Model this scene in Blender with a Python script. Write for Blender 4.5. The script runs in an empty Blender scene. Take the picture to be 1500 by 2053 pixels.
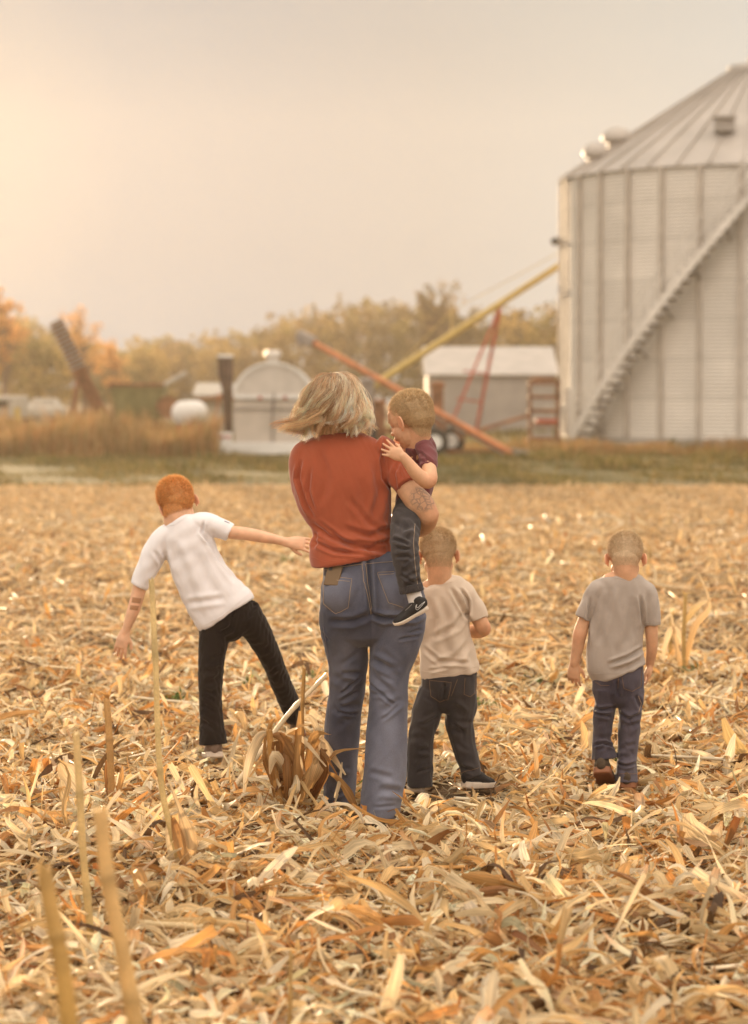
import bpy, math, random
import numpy as np
from mathutils import Vector, Matrix
from mathutils.bvhtree import BVHTree

random.seed(7); rng = np.random.default_rng(7)
S = bpy.context.scene
COL = S.collection

# ------------------------------------------------------------------ camera
F = 85 / 36 * 2053            # focal length in photo pixels (85 mm upright frame)
CAMH = 1.62
TH = math.atan(247.5 / F)
cd = bpy.data.cameras.new('camera'); cam = bpy.data.objects.new('camera', cd); COL.objects.link(cam)
cam.location = (0, 0, CAMH); cam.rotation_euler = (math.pi / 2 - TH, 0, 0)
cd.sensor_fit = 'VERTICAL'; cd.sensor_height = 36; cd.lens = 85
cd.clip_start = .1; cd.clip_end = 2000
cd.dof.use_dof = True; cd.dof.focus_distance = 9.05; cd.dof.aperture_fstop = 2.8
S.camera = cam
S.render.resolution_x = 748; S.render.resolution_y = 1024

# ------------------------------------------------------------------ light
SUN_AZ = math.radians(-13)    # left of the view axis, beyond the subjects
SUN_EL = math.radians(5.5)
sd = Vector((math.sin(SUN_AZ) * math.cos(SUN_EL), math.cos(SUN_AZ) * math.cos(SUN_EL), math.sin(SUN_EL)))
ld = bpy.data.lights.new('sun', 'SUN'); ld.energy = 5; ld.angle = math.radians(1.6); ld.color = (1, .72, .44)
lo = bpy.data.objects.new('sun', ld); COL.objects.link(lo)
lo.rotation_euler = (-sd).to_track_quat('-Z', 'Y').to_euler()

W = bpy.data.worlds.new("World"); S.world = W; W.use_nodes = True
nt = W.node_tree; N = nt.nodes; L = nt.links; N.clear()
def wn(t, **k):
    n = N.new(t)
    for a, b in k.items(): setattr(n, a, b)
    return n
out = wn('ShaderNodeOutputWorld'); bg = wn('ShaderNodeBackground'); bg.inputs[1].default_value = .12
sky = wn('ShaderNodeTexSky', sky_type='NISHITA'); sky.sun_disc = False
sky.sun_elevation = SUN_EL; sky.sun_rotation = SUN_AZ; sky.dust_density = 6; sky.air_density = 1.2
tc = wn('ShaderNodeTexCoord')
dt = wn('ShaderNodeVectorMath', operation='DOT_PRODUCT'); dt.inputs[1].default_value = sd
L.new(tc.outputs['Generated'], dt.inputs[0])
# smoky evening air: a warm veil over the clear sky, strongest round the sun
rp = wn('ShaderNodeValToRGB')
cr = rp.color_ramp; cr.interpolation = 'LINEAR'
K = 1 / .12
def rc(r, g, b, k=K): return (r * k, g * k, b * k, 1)
stops = [(0, (.76, .66, .56)), (.5, (.68, .59, .49)), (.90, (.47, .44, .39)), (.960, (.41, .41, .385)), (.975, (.345, .345, .325)), (.9852, (.265, .275, .275)), (.9935, (.20, .235, .265)), (.9975, (.20, .24, .275)), (1, (.28, .29, .29))]
cr.elements[0].position, cr.elements[0].color = stops[0][0], (*stops[0][1], 1)
cr.elements[1].position, cr.elements[1].color = stops[-1][0], (*stops[-1][1], 1)
for q_, c_ in stops[1:-1]:
    e = cr.elements.new(q_); e.color = (*c_, 1)
mr = wn('ShaderNodeMapRange'); mr.inputs[1].default_value = -1; mr.inputs[2].default_value = 1
L.new(dt.outputs['Value'], mr.inputs[0]); L.new(mr.outputs[0], rp.inputs[0])
# away from the sun the dome is brighter overhead than at the horizon
sx = wn('ShaderNodeSeparateXYZ'); L.new(tc.outputs['Generated'], sx.inputs[0])
mz = wn('ShaderNodeMapRange'); mz.inputs[1].default_value = -.1; mz.inputs[2].default_value = .9; mz.inputs[3].default_value = .42 * K; mz.inputs[4].default_value = 2.5 * K
L.new(sx.outputs['Z'], mz.inputs[0])
ma = wn('ShaderNodeMapRange'); ma.inputs[1].default_value = .82; ma.inputs[2].default_value = .35; L.new(dt.outputs['Value'], ma.inputs[0])
mm = wn('ShaderNodeMix', data_type='FLOAT'); mm.inputs[2].default_value = K; L.new(ma.outputs[0], mm.inputs[0]); L.new(mz.outputs[0], mm.inputs[3])
sc = wn('ShaderNodeVectorMath', operation='SCALE'); L.new(mm.outputs[0], sc.inputs['Scale'])
wz = wn('ShaderNodeTexNoise'); wz.inputs['Scale'].default_value = 3; wz.inputs['Detail'].default_value = 4
wm = wn('ShaderNodeMapping'); wm.inputs['Scale'].default_value = (1, 1, 5); L.new(tc.outputs['Generated'], wm.inputs[0]); L.new(wm.outputs[0], wz.inputs[0])
wr = wn('ShaderNodeMapRange'); wr.inputs[1].default_value = .3; wr.inputs[2].default_value = .7; wr.inputs[3].default_value = .97; wr.inputs[4].default_value = 1.03; L.new(wz.outputs[0], wr.inputs[0])
wv = wn('ShaderNodeVectorMath', operation='SCALE'); L.new(rp.outputs[0], wv.inputs[0]); L.new(wr.outputs[0], wv.inputs['Scale'])
L.new(wv.outputs[0], sc.inputs[0])
mx = wn('ShaderNodeMix', data_type='RGBA'); mx.inputs[0].default_value = .985
L.new(sky.outputs[0], mx.inputs[6]); L.new(sc.outputs[0], mx.inputs[7])
L.new(mx.outputs[2], bg.inputs[0]); L.new(bg.outputs[0], out.inputs[0])

S.view_settings.view_transform = 'Standard'; S.view_settings.look = 'None'
S.view_settings.exposure = .58; S.view_settings.gamma = 1
S.cycles.use_denoising = True
S.cycles.max_bounces = 7; S.cycles.diffuse_bounces = 3; S.cycles.transmission_bounces = 4
S.cycles.transparent_max_bounces = 8; S.cycles.volume_bounces = 1; S.cycles.sample_clamp_indirect = 6

# ------------------------------------------------------------------ helpers
def P(px, py, Y):
    """photo pixel + distance -> point of the place"""
    ct, st = math.cos(TH), math.sin(TH)
    a = (px - 750) / F; b = -(py - 1026.5) / F
    d = Vector((a, ct + b * st, -st + b * ct))
    return Vector((0, 0, CAMH)) + d * (Y / d.y)
def proj(V):
    ct, st = math.cos(TH), math.sin(TH)
    v = np.asarray(V) - np.array([0, 0, CAMH])
    dep = v[:, 1] * ct - v[:, 2] * st; up = v[:, 1] * st + v[:, 2] * ct
    return 750 + F * v[:, 0] / dep, 1026.5 - F * up / dep
def mpp(Y): return Y / F      # metres per photo pixel at distance Y

def tag(o, label=None, cat=None, group=None, kind=None):
    if label: o['label'] = label
    if cat: o['category'] = cat
    if group: o['group'] = group
    if kind: o['kind'] = kind
    return o
def empty(name, loc, label, cat, group=None):
    o = bpy.data.objects.new(name, None); COL.objects.link(o); o.location = loc
    o.empty_display_size = .1
    tag(o, label, cat, group); o['_o'] = list(loc)
    return o
def np_mesh(name, V, Q, mat=None, parent=None, col=None, uv=None, smooth=True, T=None):
    """one mesh from arrays: quads Q (and triangles T)"""
    V = np.asarray(V, dtype=np.float32)
    if parent is not None and '_o' in parent.keys():
        V = V - np.array(list(parent['_o']), dtype=np.float32)
    me = bpy.data.meshes.new(name)
    Q = np.asarray(Q, dtype=np.int32).reshape(-1, 4)
    Tn = 0 if T is None else len(T)
    me.vertices.add(len(V)); me.vertices.foreach_set('co', V.ravel())
    nl = len(Q) * 4 + Tn * 3
    me.loops.add(nl); me.polygons.add(len(Q) + Tn)
    li = Q.ravel()
    if Tn: li = np.concatenate([li, np.asarray(T, dtype=np.int32).ravel()])
    me.loops.foreach_set('vertex_index', li)
    st = np.arange(len(Q), dtype=np.int32) * 4
    if Tn: st = np.concatenate([st, len(Q) * 4 + np.arange(Tn, dtype=np.int32) * 3])
    me.polygons.foreach_set('loop_start', st)
    me.polygons.foreach_set('use_smooth', np.full(len(Q) + Tn, smooth))
    if col is not None:
        a = me.color_attributes.new('Col', 'FLOAT_COLOR', 'POINT')
        c = np.ones((len(V), 4), dtype=np.float32); c[:, :3] = col
        a.data.foreach_set('color', c.ravel())
    if uv is not None:
        u = me.uv_layers.new(name='UVMap')
        u.data.foreach_set('uv', np.asarray(uv, dtype=np.float32)[li].ravel())
    me.update(calc_edges=True)
    o = bpy.data.objects.new(name, me); COL.objects.link(o)
    if mat: me.materials.append(mat)
    if parent is not None: o.parent = parent; 
    if parent is not None and '_o' in parent.keys(): o['_o'] = list(parent['_o']) if parent.type == 'EMPTY' else list(parent['_o'])
    return o

class MB:
    """collects faces for one part"""
    def __init__(s): s.v = []; s.f = []
    def add(s, v, f):
        b = len(s.v); s.v += [tuple(x) for x in v]; s.f += [tuple(i + b for i in q) for q in f]; return s
    def box(s, c, d, M=None, rz=0):
        hx, hy, hz = d[0] / 2, d[1] / 2, d[2] / 2
        vs = [Vector((x * hx, y * hy, z * hz)) for x in (-1, 1) for y in (-1, 1) for z in (-1, 1)]
        if M is None: M = Matrix.Rotation(rz, 3, 'Z')
        return s.add([M @ v + Vector(c) for v in vs], [(0, 1, 3, 2), (4, 6, 7, 5), (0, 4, 5, 1), (2, 3, 7, 6), (0, 2, 6, 4), (1, 5, 7, 3)])
    def bar(s, a, b, w, h=None):
        a = Vector(a); b = Vector(b); d = b - a; h = h or w
        M = d.to_track_quat('X', 'Z').to_matrix()
        return s.box((a + b) / 2, (d.length, w, h), M)
    def tube(s, pts, r, n=10, cap=True, bref=None, b=None):
        pts = [Vector(p) for p in pts]
        rs = r if isinstance(r, (list, tuple)) else [r] * len(pts)
        bs = b if isinstance(b, (list, tuple)) else rs
        v, f = rings(pts, rs, bs, n, bref, False)
        if not cap: f = f[:-2]
        return s.add(v, f)
    def build(s, name, mat, parent=None, bevel=0, smooth=True, ang=35):
        me = bpy.data.meshes.new(name)
        off = Vector(parent['_o']) if parent is not None and '_o' in parent.keys() else Vector((0, 0, 0))
        me.from_pydata([Vector(v) - off for v in s.v], [], s.f); me.update()
        if mat: me.materials.append(mat)
        o = bpy.data.objects.new(name, me); COL.objects.link(o)
        if parent is not None: o.parent = parent; o['_o'] = list(off)
        if smooth:
            me.shade_smooth()
            try: me.set_sharp_from_angle(angle=math.radians(ang))
            except Exception: pass
        if bevel:
            m = o.modifiers.new('bevel', 'BEVEL'); m.width = bevel; m.segments = 2; m.limit_method = 'ANGLE'
        return o

def rings(pts, rs, bs, n=16, bref=None, round_caps=True, sup=2.0):
    """loft elliptical rings along a path; a = across, b = along bref (default: the view depth)"""
    bref = Vector(bref or (0, 1, 0))
    P_ = list(pts); A = list(rs); B = list(bs)
    T_ = []
    for i in range(len(P_)):
        t = P_[min(i + 1, len(P_) - 1)] - P_[max(i - 1, 0)]
        T_.append(t.normalized())
    if round_caps:
        p2, a2, b2, t2 = [], [], [], []
        for k in (2, 1):
            an = k / 3 * math.pi / 2 * .97
            p2.append(P_[0] - T_[0] * min(A[0], B[0]) * math.sin(an)); a2.append(A[0] * math.cos(an)); b2.append(B[0] * math.cos(an)); t2.append(T_[0])
        p3, a3, b3, t3 = [], [], [], []
        for k in (1, 2):
            an = k / 3 * math.pi / 2 * .97
            p3.append(P_[-1] + T_[-1] * min(A[-1], B[-1]) * math.sin(an)); a3.append(A[-1] * math.cos(an)); b3.append(B[-1] * math.cos(an)); t3.append(T_[-1])
        P_ = p2 + P_ + p3; A = a2 + A + a3; B = b2 + B + b3; T_ = t2 + T_ + t3
    v, f = [], []
    last = None
    for p, a, b, t in zip(P_, A, B, T_):
        bd = bref - t * bref.dot(t)
        if bd.length < .25:
            bd = last - t * last.dot(t) if last is not None else Vector((0, 0, 1)) - t * t.z
        bd.normalize(); last = bd
        ad = bd.cross(t)
        for k in range(n):
            an = 2 * math.pi * k / n
            c, s_ = math.cos(an), math.sin(an)
            if sup != 2.0:
                c = math.copysign(abs(c) ** (2 / sup), c); s_ = math.copysign(abs(s_) ** (2 / sup), s_)
            v.append(p + ad * a * c + bd * b * s_)
    m = len(P_)
    for i in range(m - 1):
        for k in range(n):
            k2 = (k + 1) % n
            f.append((i * n + k, i * n + k2, (i + 1) * n + k2, (i + 1) * n + k))
    f.append(tuple(range(n - 1, -1, -1))); f.append(tuple((m - 1) * n + k for k in range(n)))
    return v, f

def catmull(pts, k=4):
    """smooth a list of equal-length tuples"""
    a = np.array(pts, dtype=float); n = len(a)
    if n < 3: return a
    o = []
    for i in range(n - 1):
        p0 = a[max(i - 1, 0)]; p1 = a[i]; p2 = a[i + 1]; p3 = a[min(i + 2, n - 1)]
        for j in range(k):
            t = j / k
            o.append(.5 * (2 * p1 + (p2 - p0) * t + (2 * p0 - 5 * p1 + 4 * p2 - p3) * t * t + (3 * p1 - p0 - 3 * p2 + p3) * t ** 3))
    o.append(a[-1]); return np.array(o)

# ------------------------------------------------------------------ materials
def mat(name, col=(.5, .5, .5), rough=.8, metal=0, noise=None, bump=None, attr=False, transl=0, spec=.3, streak=None, sheen=0, noise2=None):
    m = bpy.data.materials.new(name); m.use_nodes = True
    nt = m.node_tree; N = nt.nodes; L = nt.links
    p = N['Principled BSDF']; o = N['Material Output']
    p.inputs['Roughness'].default_value = rough; p.inputs['Metallic'].default_value = metal
    p.inputs['Specular IOR Level'].default_value = spec
    if sheen: p.inputs['Sheen Weight'].default_value = sheen; p.inputs['Sheen Roughness'].default_value = .5
    tc = N.new('ShaderNodeTexCoord')
    if attr:
        a = N.new('ShaderNodeAttribute'); a.attribute_name = 'Col'; c = a.outputs['Color']
    else:
        r = N.new('ShaderNodeRGB'); r.outputs[0].default_value = (*col, 1); c = r.outputs[0]
    def mul(c, nz_out, lo, hi):
        mr = N.new('ShaderNodeMapRange'); mr.inputs[1].default_value = .3; mr.inputs[2].default_value = .7
        mr.inputs[3].default_value = lo; mr.inputs[4].default_value = hi
        L.new(nz_out, mr.inputs[0])
        mm = N.new('ShaderNodeVectorMath'); mm.operation = 'SCALE'
        L.new(c, mm.inputs[0]); L.new(mr.outputs[0], mm.inputs['Scale']); return mm.outputs[0]
    for nn in (noise, noise2):
        if nn:   # (scale, lo, hi)
            nz = N.new('ShaderNodeTexNoise'); nz.inputs['Scale'].default_value = nn[0]; nz.inputs['Detail'].default_value = 4
            L.new(tc.outputs['Object'], nz.inputs['Vector']); c = mul(c, nz.outputs[0], nn[1], nn[2])
    if streak:  # (across, along, lo, hi): fibres along a leaf, on its own UV
        mp = N.new('ShaderNodeMapping'); mp.inputs['Scale'].default_value = (streak[0], streak[1], 1)
        L.new(tc.outputs['UV'], mp.inputs[0])
        nz = N.new('ShaderNodeTexNoise'); nz.inputs['Scale'].default_value = 1; nz.inputs['Detail'].default_value = 3
        L.new(mp.outputs[0], nz.inputs['Vector']); c = mul(c, nz.outputs[0], streak[2], streak[3])
    L.new(c, p.inputs['Base Color'])
    if bump:   # (scale, strength, distance)
        nz = N.new('ShaderNodeTexNoise'); nz.inputs['Scale'].default_value = bump[0]; nz.inputs['Detail'].default_value = 3
        L.new(tc.outputs['Object'], nz.inputs['Vector'])
        b = N.new('ShaderNodeBump'); b.inputs['Strength'].default_value = bump[1]; b.inputs['Distance'].default_value = bump[2]
        L.new(nz.outputs[0], b.inputs['Height']); L.new(b.outputs[0], p.inputs['Normal'])
    if transl:
        tr = N.new('ShaderNodeBsdfTranslucent'); ms = N.new('ShaderNodeMixShader'); ms.inputs[0].default_value = transl
        L.new(c, tr.inputs[0]); L.new(p.outputs[0], ms.inputs[1]); L.new(tr.outputs[0], ms.inputs[2]); L.new(ms.outputs[0], o.inputs[0])
    m.diffuse_color = (*col, 1)
    return m

M = {}
M['residue'] = mat('dry_husk', attr=True, rough=.6, transl=.42, streak=(8, .8, .62, 1.26), spec=.35)
M['stem'] = mat('corn_stem', attr=True, rough=.5, streak=(9, .6, .8, 1.15), spec=.4)
M['grass'] = mat('grass_blade', attr=True, rough=.7, transl=.4)
M['foliage'] = mat('foliage', attr=True, rough=.8, transl=.55)
M['bark'] = mat('bark', (.11, .07, .045), .9, noise=(6, .6, 1.3))

# ================================================================== ground
def lf(x, y):   # gentle height of the field
    return (.018 * np.sin(x * 2.1 + 1.3 * np.sin(y * .9)) * np.cos(y * 1.7 + .6) + .012 * np.sin(x * 5.3 + y * 3.1)
            + .03 * np.exp(-((x + .9) ** 2 / .5 + (y - 8.1) ** 2 / .3)))
def sheet(name, x0, x1, ys, nx, z, mat_, hf=None):
    xs = np.linspace(x0, x1, nx)
    X, Y = np.meshgrid(xs, ys)
    Z = np.full_like(X, z) + (hf(X, Y) if hf else 0)
    V = np.stack([X, Y, Z], -1).reshape(-1, 3)
    n = nx; i, j = np.meshgrid(np.arange(len(ys) - 1), np.arange(nx - 1), indexing='ij')
    a = (i * n + j).ravel(); Q = np.stack([a, a + 1, a + n + 1, a + n], 1)
    return np_mesh(name, V, Q, mat_)
def ground_mat(name, c1, c2, c3, sc1, sc2):
    m = mat(name, c1, .95, bump=(40, .6, .03)); nt = m.node_tree; N = nt.nodes; L = nt.links
    tcn = [n for n in N if n.type == 'TEX_COORD'][0]
    n1 = N.new('ShaderNodeTexNoise'); n1.inputs['Scale'].default_value = sc1; n1.inputs['Detail'].default_value = 6; n1.inputs['Roughness'].default_value = .65
    n2 = N.new('ShaderNodeTexNoise'); n2.inputs['Scale'].default_value = sc2; n2.inputs['Detail'].default_value = 4
    L.new(tcn.outputs['Object'], n1.inputs[0]); L.new(tcn.outputs['Object'], n2.inputs[0])
    r = N.new('ShaderNodeValToRGB'); r.color_ramp.elements[0].position = .38; r.color_ramp.elements[0].color = (*c1, 1)
    r.color_ramp.elements[1].position = .62; r.color_ramp.elements[1].color = (*c2, 1)
    L.new(n1.outputs[0], r.inputs[0])
    mx = N.new('ShaderNodeMix'); mx.data_type = 'RGBA'; L.new(r.outputs[0], mx.inputs[6]); mx.inputs[7].default_value = (*c3, 1)
    r2 = N.new('ShaderNodeMapRange'); r2.inputs[1].default_value = .5; r2.inputs[2].default_value = .68
    L.new(n2.outputs[0], r2.inputs[0]); L.new(r2.outputs[0], mx.inputs[0]); L.new(mx.outputs[2], N['Principled BSDF'].inputs['Base Color'])
    return m
M['soil'] = ground_mat('field_soil', (.05, .028, .013), (.20, .12, .055), (.09, .055, .025), 30, 2)
M['far_soil'] = ground_mat('far_soil', (.36, .25, .13), (.50, .36, .20), (.28, .20, .10), 6, .25)
M['verge'] = ground_mat('verge_soil', (.07, .065, .02), (.13, .105, .04), (.12, .095, .04), 3, .4)
fld = sheet('field', -140, 140, np.concatenate([np.linspace(-15, 4, 8), np.linspace(4.5, 45, 200), np.linspace(46, 255, 40)]), 300, -.015, M['soil'])
tag(fld, kind='structure')
vg = sheet('grass_verge', -60, 60, np.linspace(40.5, 120, 60), 120, .0, M['verge'], lambda x, y: .02 * np.sin(x * .7) * np.cos(y * .5) + .006 - .04 * (y < 41) )
tag(vg, kind='structure')
fm = sheet('field_ground', -12, 12, np.linspace(4.5, 40.6, 420), 240, -.008, M['soil'], lambda x, y: lf(x, y) * (y < 24) )
tag(fm, kind='structure')

PAL = np.array([(.80, .64, .40), (.74, .55, .30), (.84, .71, .50), (.68, .45, .20), (.64, .35, .12), (.52, .24, .07), (.34, .17, .065), (.13, .07, .03), (.44, .39, .23), (.66, .44, .26)])
PW = np.array([.18, .18, .14, .15, .11, .07, .06, .07, .02, .02])

PW2 = np.array([.24, .20, .18, .15, .11, .06, .03, .01, .01, .01])
def leaves(n, xy, z, Lr, Wr, ns, tiltsd, bend, kind=None, pal=PAL, pw=PW, yawf=None):
    """n curled husk / leaf strips as one array set"""
    Ln = rng.uniform(*Lr, n) ** 1.0; Wn = rng.uniform(*Wr, n)
    t = np.linspace(0, 1, ns + 1)
    kap = rng.normal(0, bend, n); tw = rng.normal(0, .9, n); cup = rng.uniform(.0, 1.15, n) * rng.choice([-1, 1], n)
    th = kap[:, None] * (t[None] - .5) + rng.normal(0, .25, (n, 1)) * np.sin(t * 7)[None]
    lat = rng.normal(0, .5, n)[:, None] * (t[None] - .5)
    dl = Ln[:, None] / ns
    cx = np.cumsum(np.cos(th) * np.cos(lat) * dl, 1); cy = np.cumsum(np.sin(lat) * dl, 1); cz = np.cumsum(np.sin(th) * dl, 1)
    C = np.stack([cx, cy, cz], -1); C -= C.mean(1, keepdims=True)
    ty = rng.random(n)
    e = rng.uniform(.35, 1.1, n)[:, None]
    w = np.where(ty[:, None] < .45, np.sin(math.pi * np.clip(t[None] * .93 + .04, 0, 1)) ** e,
                 np.where(ty[:, None] < .8, np.clip(1.05 - t[None], .08, 1) ** (e * .8), .75 + .2 * np.sin(t[None] * 9)))
    w = w * Wn[:, None] / 2
    tang = np.stack([np.cos(th) * np.cos(lat), np.sin(lat), np.sin(th)], -1)
    a = tw[:, None] * (t[None] - .5)
    side0 = np.stack([-np.sin(lat), np.cos(lat), np.zeros_like(lat)], -1)
    nor0 = np.cross(tang, side0)
    side = side0 * np.cos(a)[..., None] + nor0 * np.sin(a)[..., None]
    nor = np.cross(tang, side)
    us = np.array([-1, 0, 1.])
    wav = rng.uniform(0, 6.28, n)[:, None] + t[None] * rng.uniform(4, 16, n)[:, None]
    V = C[:, :, None] + side[:, :, None] * (us[None, None, :, None] * w[:, :, None, None]) \
        + nor[:, :, None] * ((us ** 2)[None, None, :, None] * (w * cup[:, None])[:, :, None, None]) \
        + nor[:, :, None] * (us[None, None, :, None] * (w * .25 * np.sin(wav))[:, :, None, None])
    yaw = rng.uniform(0, 2 * math.pi, n) if yawf is None else yawf(n)
    pit = rng.normal(0, tiltsd, n); rol = rng.normal(0, tiltsd * 1.5, n)
    def rot(V, ang, ax):
        c, s = np.cos(ang)[:, None, None], np.sin(ang)[:, None, None]
        V = V.copy(); i, j = [(1, 2), (2, 0), (0, 1)][ax]
        vi, vj = V[..., i].copy(), V[..., j].copy()
        V[..., i] = vi * c - vj * s; V[..., j] = vi * s + vj * c; return V
    V = rot(V, rol, 0); V = rot(V, pit, 1); V = rot(V, yaw, 2)
    zmin = V[..., 2].min((1, 2))
    V[..., 2] -= (zmin * .85)[:, None, None]
    V += np.concatenate([xy, z[:, None]], 1)[:, None, None]
    nv = (ns + 1) * 3
    base = (np.arange(n) * nv)[:, None]
    q = []
    for i in range(ns):
        for j in range(2):
            q.append([i * 3 + j, i * 3 + j + 1, (i + 1) * 3 + j + 1, (i + 1) * 3 + j])
    Q = (base[:, :, None] + np.array(q)[None]).reshape(-1, 4)
    ci = rng.choice(len(pal), n, p=pw)
    col = pal[ci] * rng.uniform(.75, 1.18, (n, 1))
    grad = 1 + rng.normal(0, .18, (n, 1, 1)) * (t[None, :, None] - .5)
    tipc = rng.random(n) < .25
    colv = np.repeat((col[:, None] * grad)[:, :, None], 3, 2)
    tipm = tipc[:, None, None, None] * np.clip((t - .6) * 2.2, 0, 1)[None, :, None, None]
    colv = colv * (1 - tipm * np.array([.25, .5, .65]))
    colv[:, :, 1] *= 1.06
    uv = np.zeros((n, ns + 1, 3, 2)); uv[..., 0] = us[None, None] * .5 + rng.uniform(0, 90, n)[:, None, None]; uv[..., 1] = t[None, :, None] * (Ln * 10)[:, None, None]
    return V.reshape(-1, 3), Q, np.clip(colv.reshape(-1, 3), 0, .9), uv.reshape(-1, 2)

def stems(n, xy, z, Lr, Rr, tiltsd, pal=PAL[:5]):
    Ln = rng.uniform(*Lr, n); R = rng.uniform(*Rr, n); ns = 3; k = 7
    t = np.linspace(-.5, .5, ns + 1); an = np.arange(k) / k * 2 * math.pi
    bend = rng.normal(0, .05, n)
    V = np.zeros((n, ns + 1, k, 3))
    V[..., 0] = (t[None, :] * Ln[:, None])[..., None]
    rr = R[:, None] * (1 + .12 * np.array([1, -.3, -.3, 1]))[None] * np.array([1, 1, 1, rng.uniform(.6, 1)])[None]
    fl = rng.uniform(.6, 1, n)
    V[..., 1] = rr[..., None] * np.cos(an) + (bend[:, None] * Ln[:, None] * (t * t * 4)[None])[..., None]
    V[..., 2] = rr[..., None] * np.sin(an) * fl[:, None, None]
    yaw = rng.uniform(0, 2 * math.pi, n); pit = rng.normal(0, tiltsd, n)
    c, s = np.cos(pit)[:, None, None], np.sin(pit)[:, None, None]
    x, zz = V[..., 0].copy(), V[..., 2].copy(); V[..., 0] = x * c - zz * s; V[..., 2] = x * s + zz * c
    c, s = np.cos(yaw)[:, None, None], np.sin(yaw)[:, None, None]
    x, y = V[..., 0].copy(), V[..., 1].copy(); V[..., 0] = x * c - y * s; V[..., 1] = x * s + y * c
    V[..., 2] -= V[..., 2].min((1, 2))[:, None, None] * .8
    V += np.concatenate([xy, z[:, None]], 1)[:, None, None]
    base = (np.arange(n) * (ns + 1) * k)[:, None]
    q = [[i * k + j, i * k + (j + 1) % k, (i + 1) * k + (j + 1) % k, (i + 1) * k + j] for i in range(ns) for j in range(k)]
    q += [[0, 1, 2, 3], [0, 3, 4, 5], [ns * k, ns * k + 1, ns * k + 2, ns * k + 3], [ns * k, ns * k + 3, ns * k + 4, ns * k + 5]]
    Q = (base[:, :, None] + np.array(q)[None]).reshape(-1, 4)
    col = pal[rng.integers(0, len(pal), n)] * rng.uniform(.65, 1.1, (n, 1))
    colv = np.broadcast_to(col[:, None, None], V.shape)
    uv = np.zeros((n, ns + 1, k, 2)); uv[..., 0] = an / 6.28 + rng.uniform(0, 90, n)[:, None, None]; uv[..., 1] = (t[None] * (Ln * 10)[:, None])[..., None]
    return V.reshape(-1, 3), Q, colv.reshape(-1, 3), uv.reshape(-1, 2)

def scatter(n, y0, y1, side=1.3):
    """points over the wedge of ground in view, with a margin to each side"""
    y = np.sqrt(rng.uniform(y0 ** 2, y1 ** 2, n * 2)); hw = .155 * y + side
    keep = rng.random(n * 2) < hw / (.155 * y1 + side) * (y1 / y) * .999 / max(1, (side + .155 * y0) / (.155 * y1 + side) * y1 / y0)
    y = y[keep][:n]; hw = hw[keep][:n]
    x = rng.uniform(-1, 1, len(y)) * hw
    return np.stack([x, y], 1)
def join(parts):
    V, Q, C, U = [], [], [], []; b = 0
    for v, q, c, u in parts:
        V.append(v); Q.append(q + b); C.append(c); U.append(u); b += len(v)
    return np.concatenate(V), np.concatenate(Q), np.concatenate(C), np.concatenate(U)
def zz(xy, hi):
    return lf(xy[:, 0], xy[:, 1]) * (xy[:, 1] < 24) + rng.random(len(xy)) ** 1.6 * hi
FEET = [(P(px, py, 9)[0] / 9 * Y, Y, r) for px, py, Y, r in [(430, 1500, 10.25, .10), (1208, 1560, 9.5, .11), (1257, 1570, 9.5, .11), (955, 1570, 9.55, .13), (842, 1570, 9.6, .10), (683, 1600, 9.1, .09), (765, 1620, 8.95, .10), (598, 1460, 10.8, .1)]]
def clear_feet(xy):
    k = np.ones(len(xy), bool)
    for fx, fy, r in FEET: k &= ~((np.abs(xy[:, 0] - fx) < r) & (xy[:, 1] > fy - .42) & (xy[:, 1] < fy + .2))
    return xy[k]
PALM = PAL * .55 + (PAL * PW[:, None]).sum(0) * .45
def batch(n, y0, y1, Lr, Wr, ns, tilt, bend, hi, **k):
    xy = scatter(n, y0, y1)
    if Lr[1] > .12 and y0 < 10: xy = clear_feet(xy)
    if tilt > .9 and y0 < 10: xy = clear_feet(xy)
    return leaves(len(xy), xy, zz(xy, hi), Lr, Wr, ns, tilt, bend, **k)
def sbatch(n, y0, y1, Lr, Rr, hi):
    xy = scatter(n, y0, y1); return stems(len(xy), xy, zz(xy, hi), Lr, Rr, .1)

parts = [batch(2400, 5, 9.5, (.12, .28), (.014, .046), 9, .22, 1.0, .07, pw=PW2), batch(900, 5, 10, (.15, .34), (.012, .036), 9, .40, 1.6, .075, pw=PW2), batch(1300, 5, 11, (.10, .30), (.012, .03), 6, .22, .35, .07, pw=PW2),
         batch(30000, 5, 14, (.03, .10), (.005, .020), 4, .28, .9, .030),
         batch(19000, 5, 14, (.08, .22), (.009, .034), 6, .30, 1.1, .042),
         batch(2600, 5, 14, (.13, .32), (.014, .048), 8, .24, 1.1, .05, pw=PW2),
         batch(17000, 5, 14, (.06, .24), (.0025, .008), 4, .33, .8, .055),
         batch(16000, 14, 25, (.05, .18), (.010, .030), 4, .26, 1.0, .045, pal=PALM),
         batch(7000, 14, 25, (.10, .28), (.012, .038), 5, .26, 1.1, .055, pal=PALM),
         batch(30000, 23, 39.5, (.07, .20), (.012, .036), 3, .24, .9, .045, pal=PALM * .6 + .4 * PALM.mean(0))]
V, Q, C, U = join(parts)
tag(np_mesh('corn_husk_litter', V, Q, M['residue'], col=C, uv=U), 'pale tan and orange corn husks and leaves covering the harvested field', 'crop residue', kind='stuff')
V, Q, C, U = join([sbatch(2400, 5, 14, (.05, .20), (.004, .010), .04), sbatch(260, 5, 14, (.2, .55), (.006, .011), .05), sbatch(1500, 14, 30, (.1, .5), (.006, .012), .06)])
tag(np_mesh('cut_stem_litter', V, Q, M['stem'], col=C, uv=U), 'short broken corn stem pieces lying among the husks', 'crop residue', kind='stuff')
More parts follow.
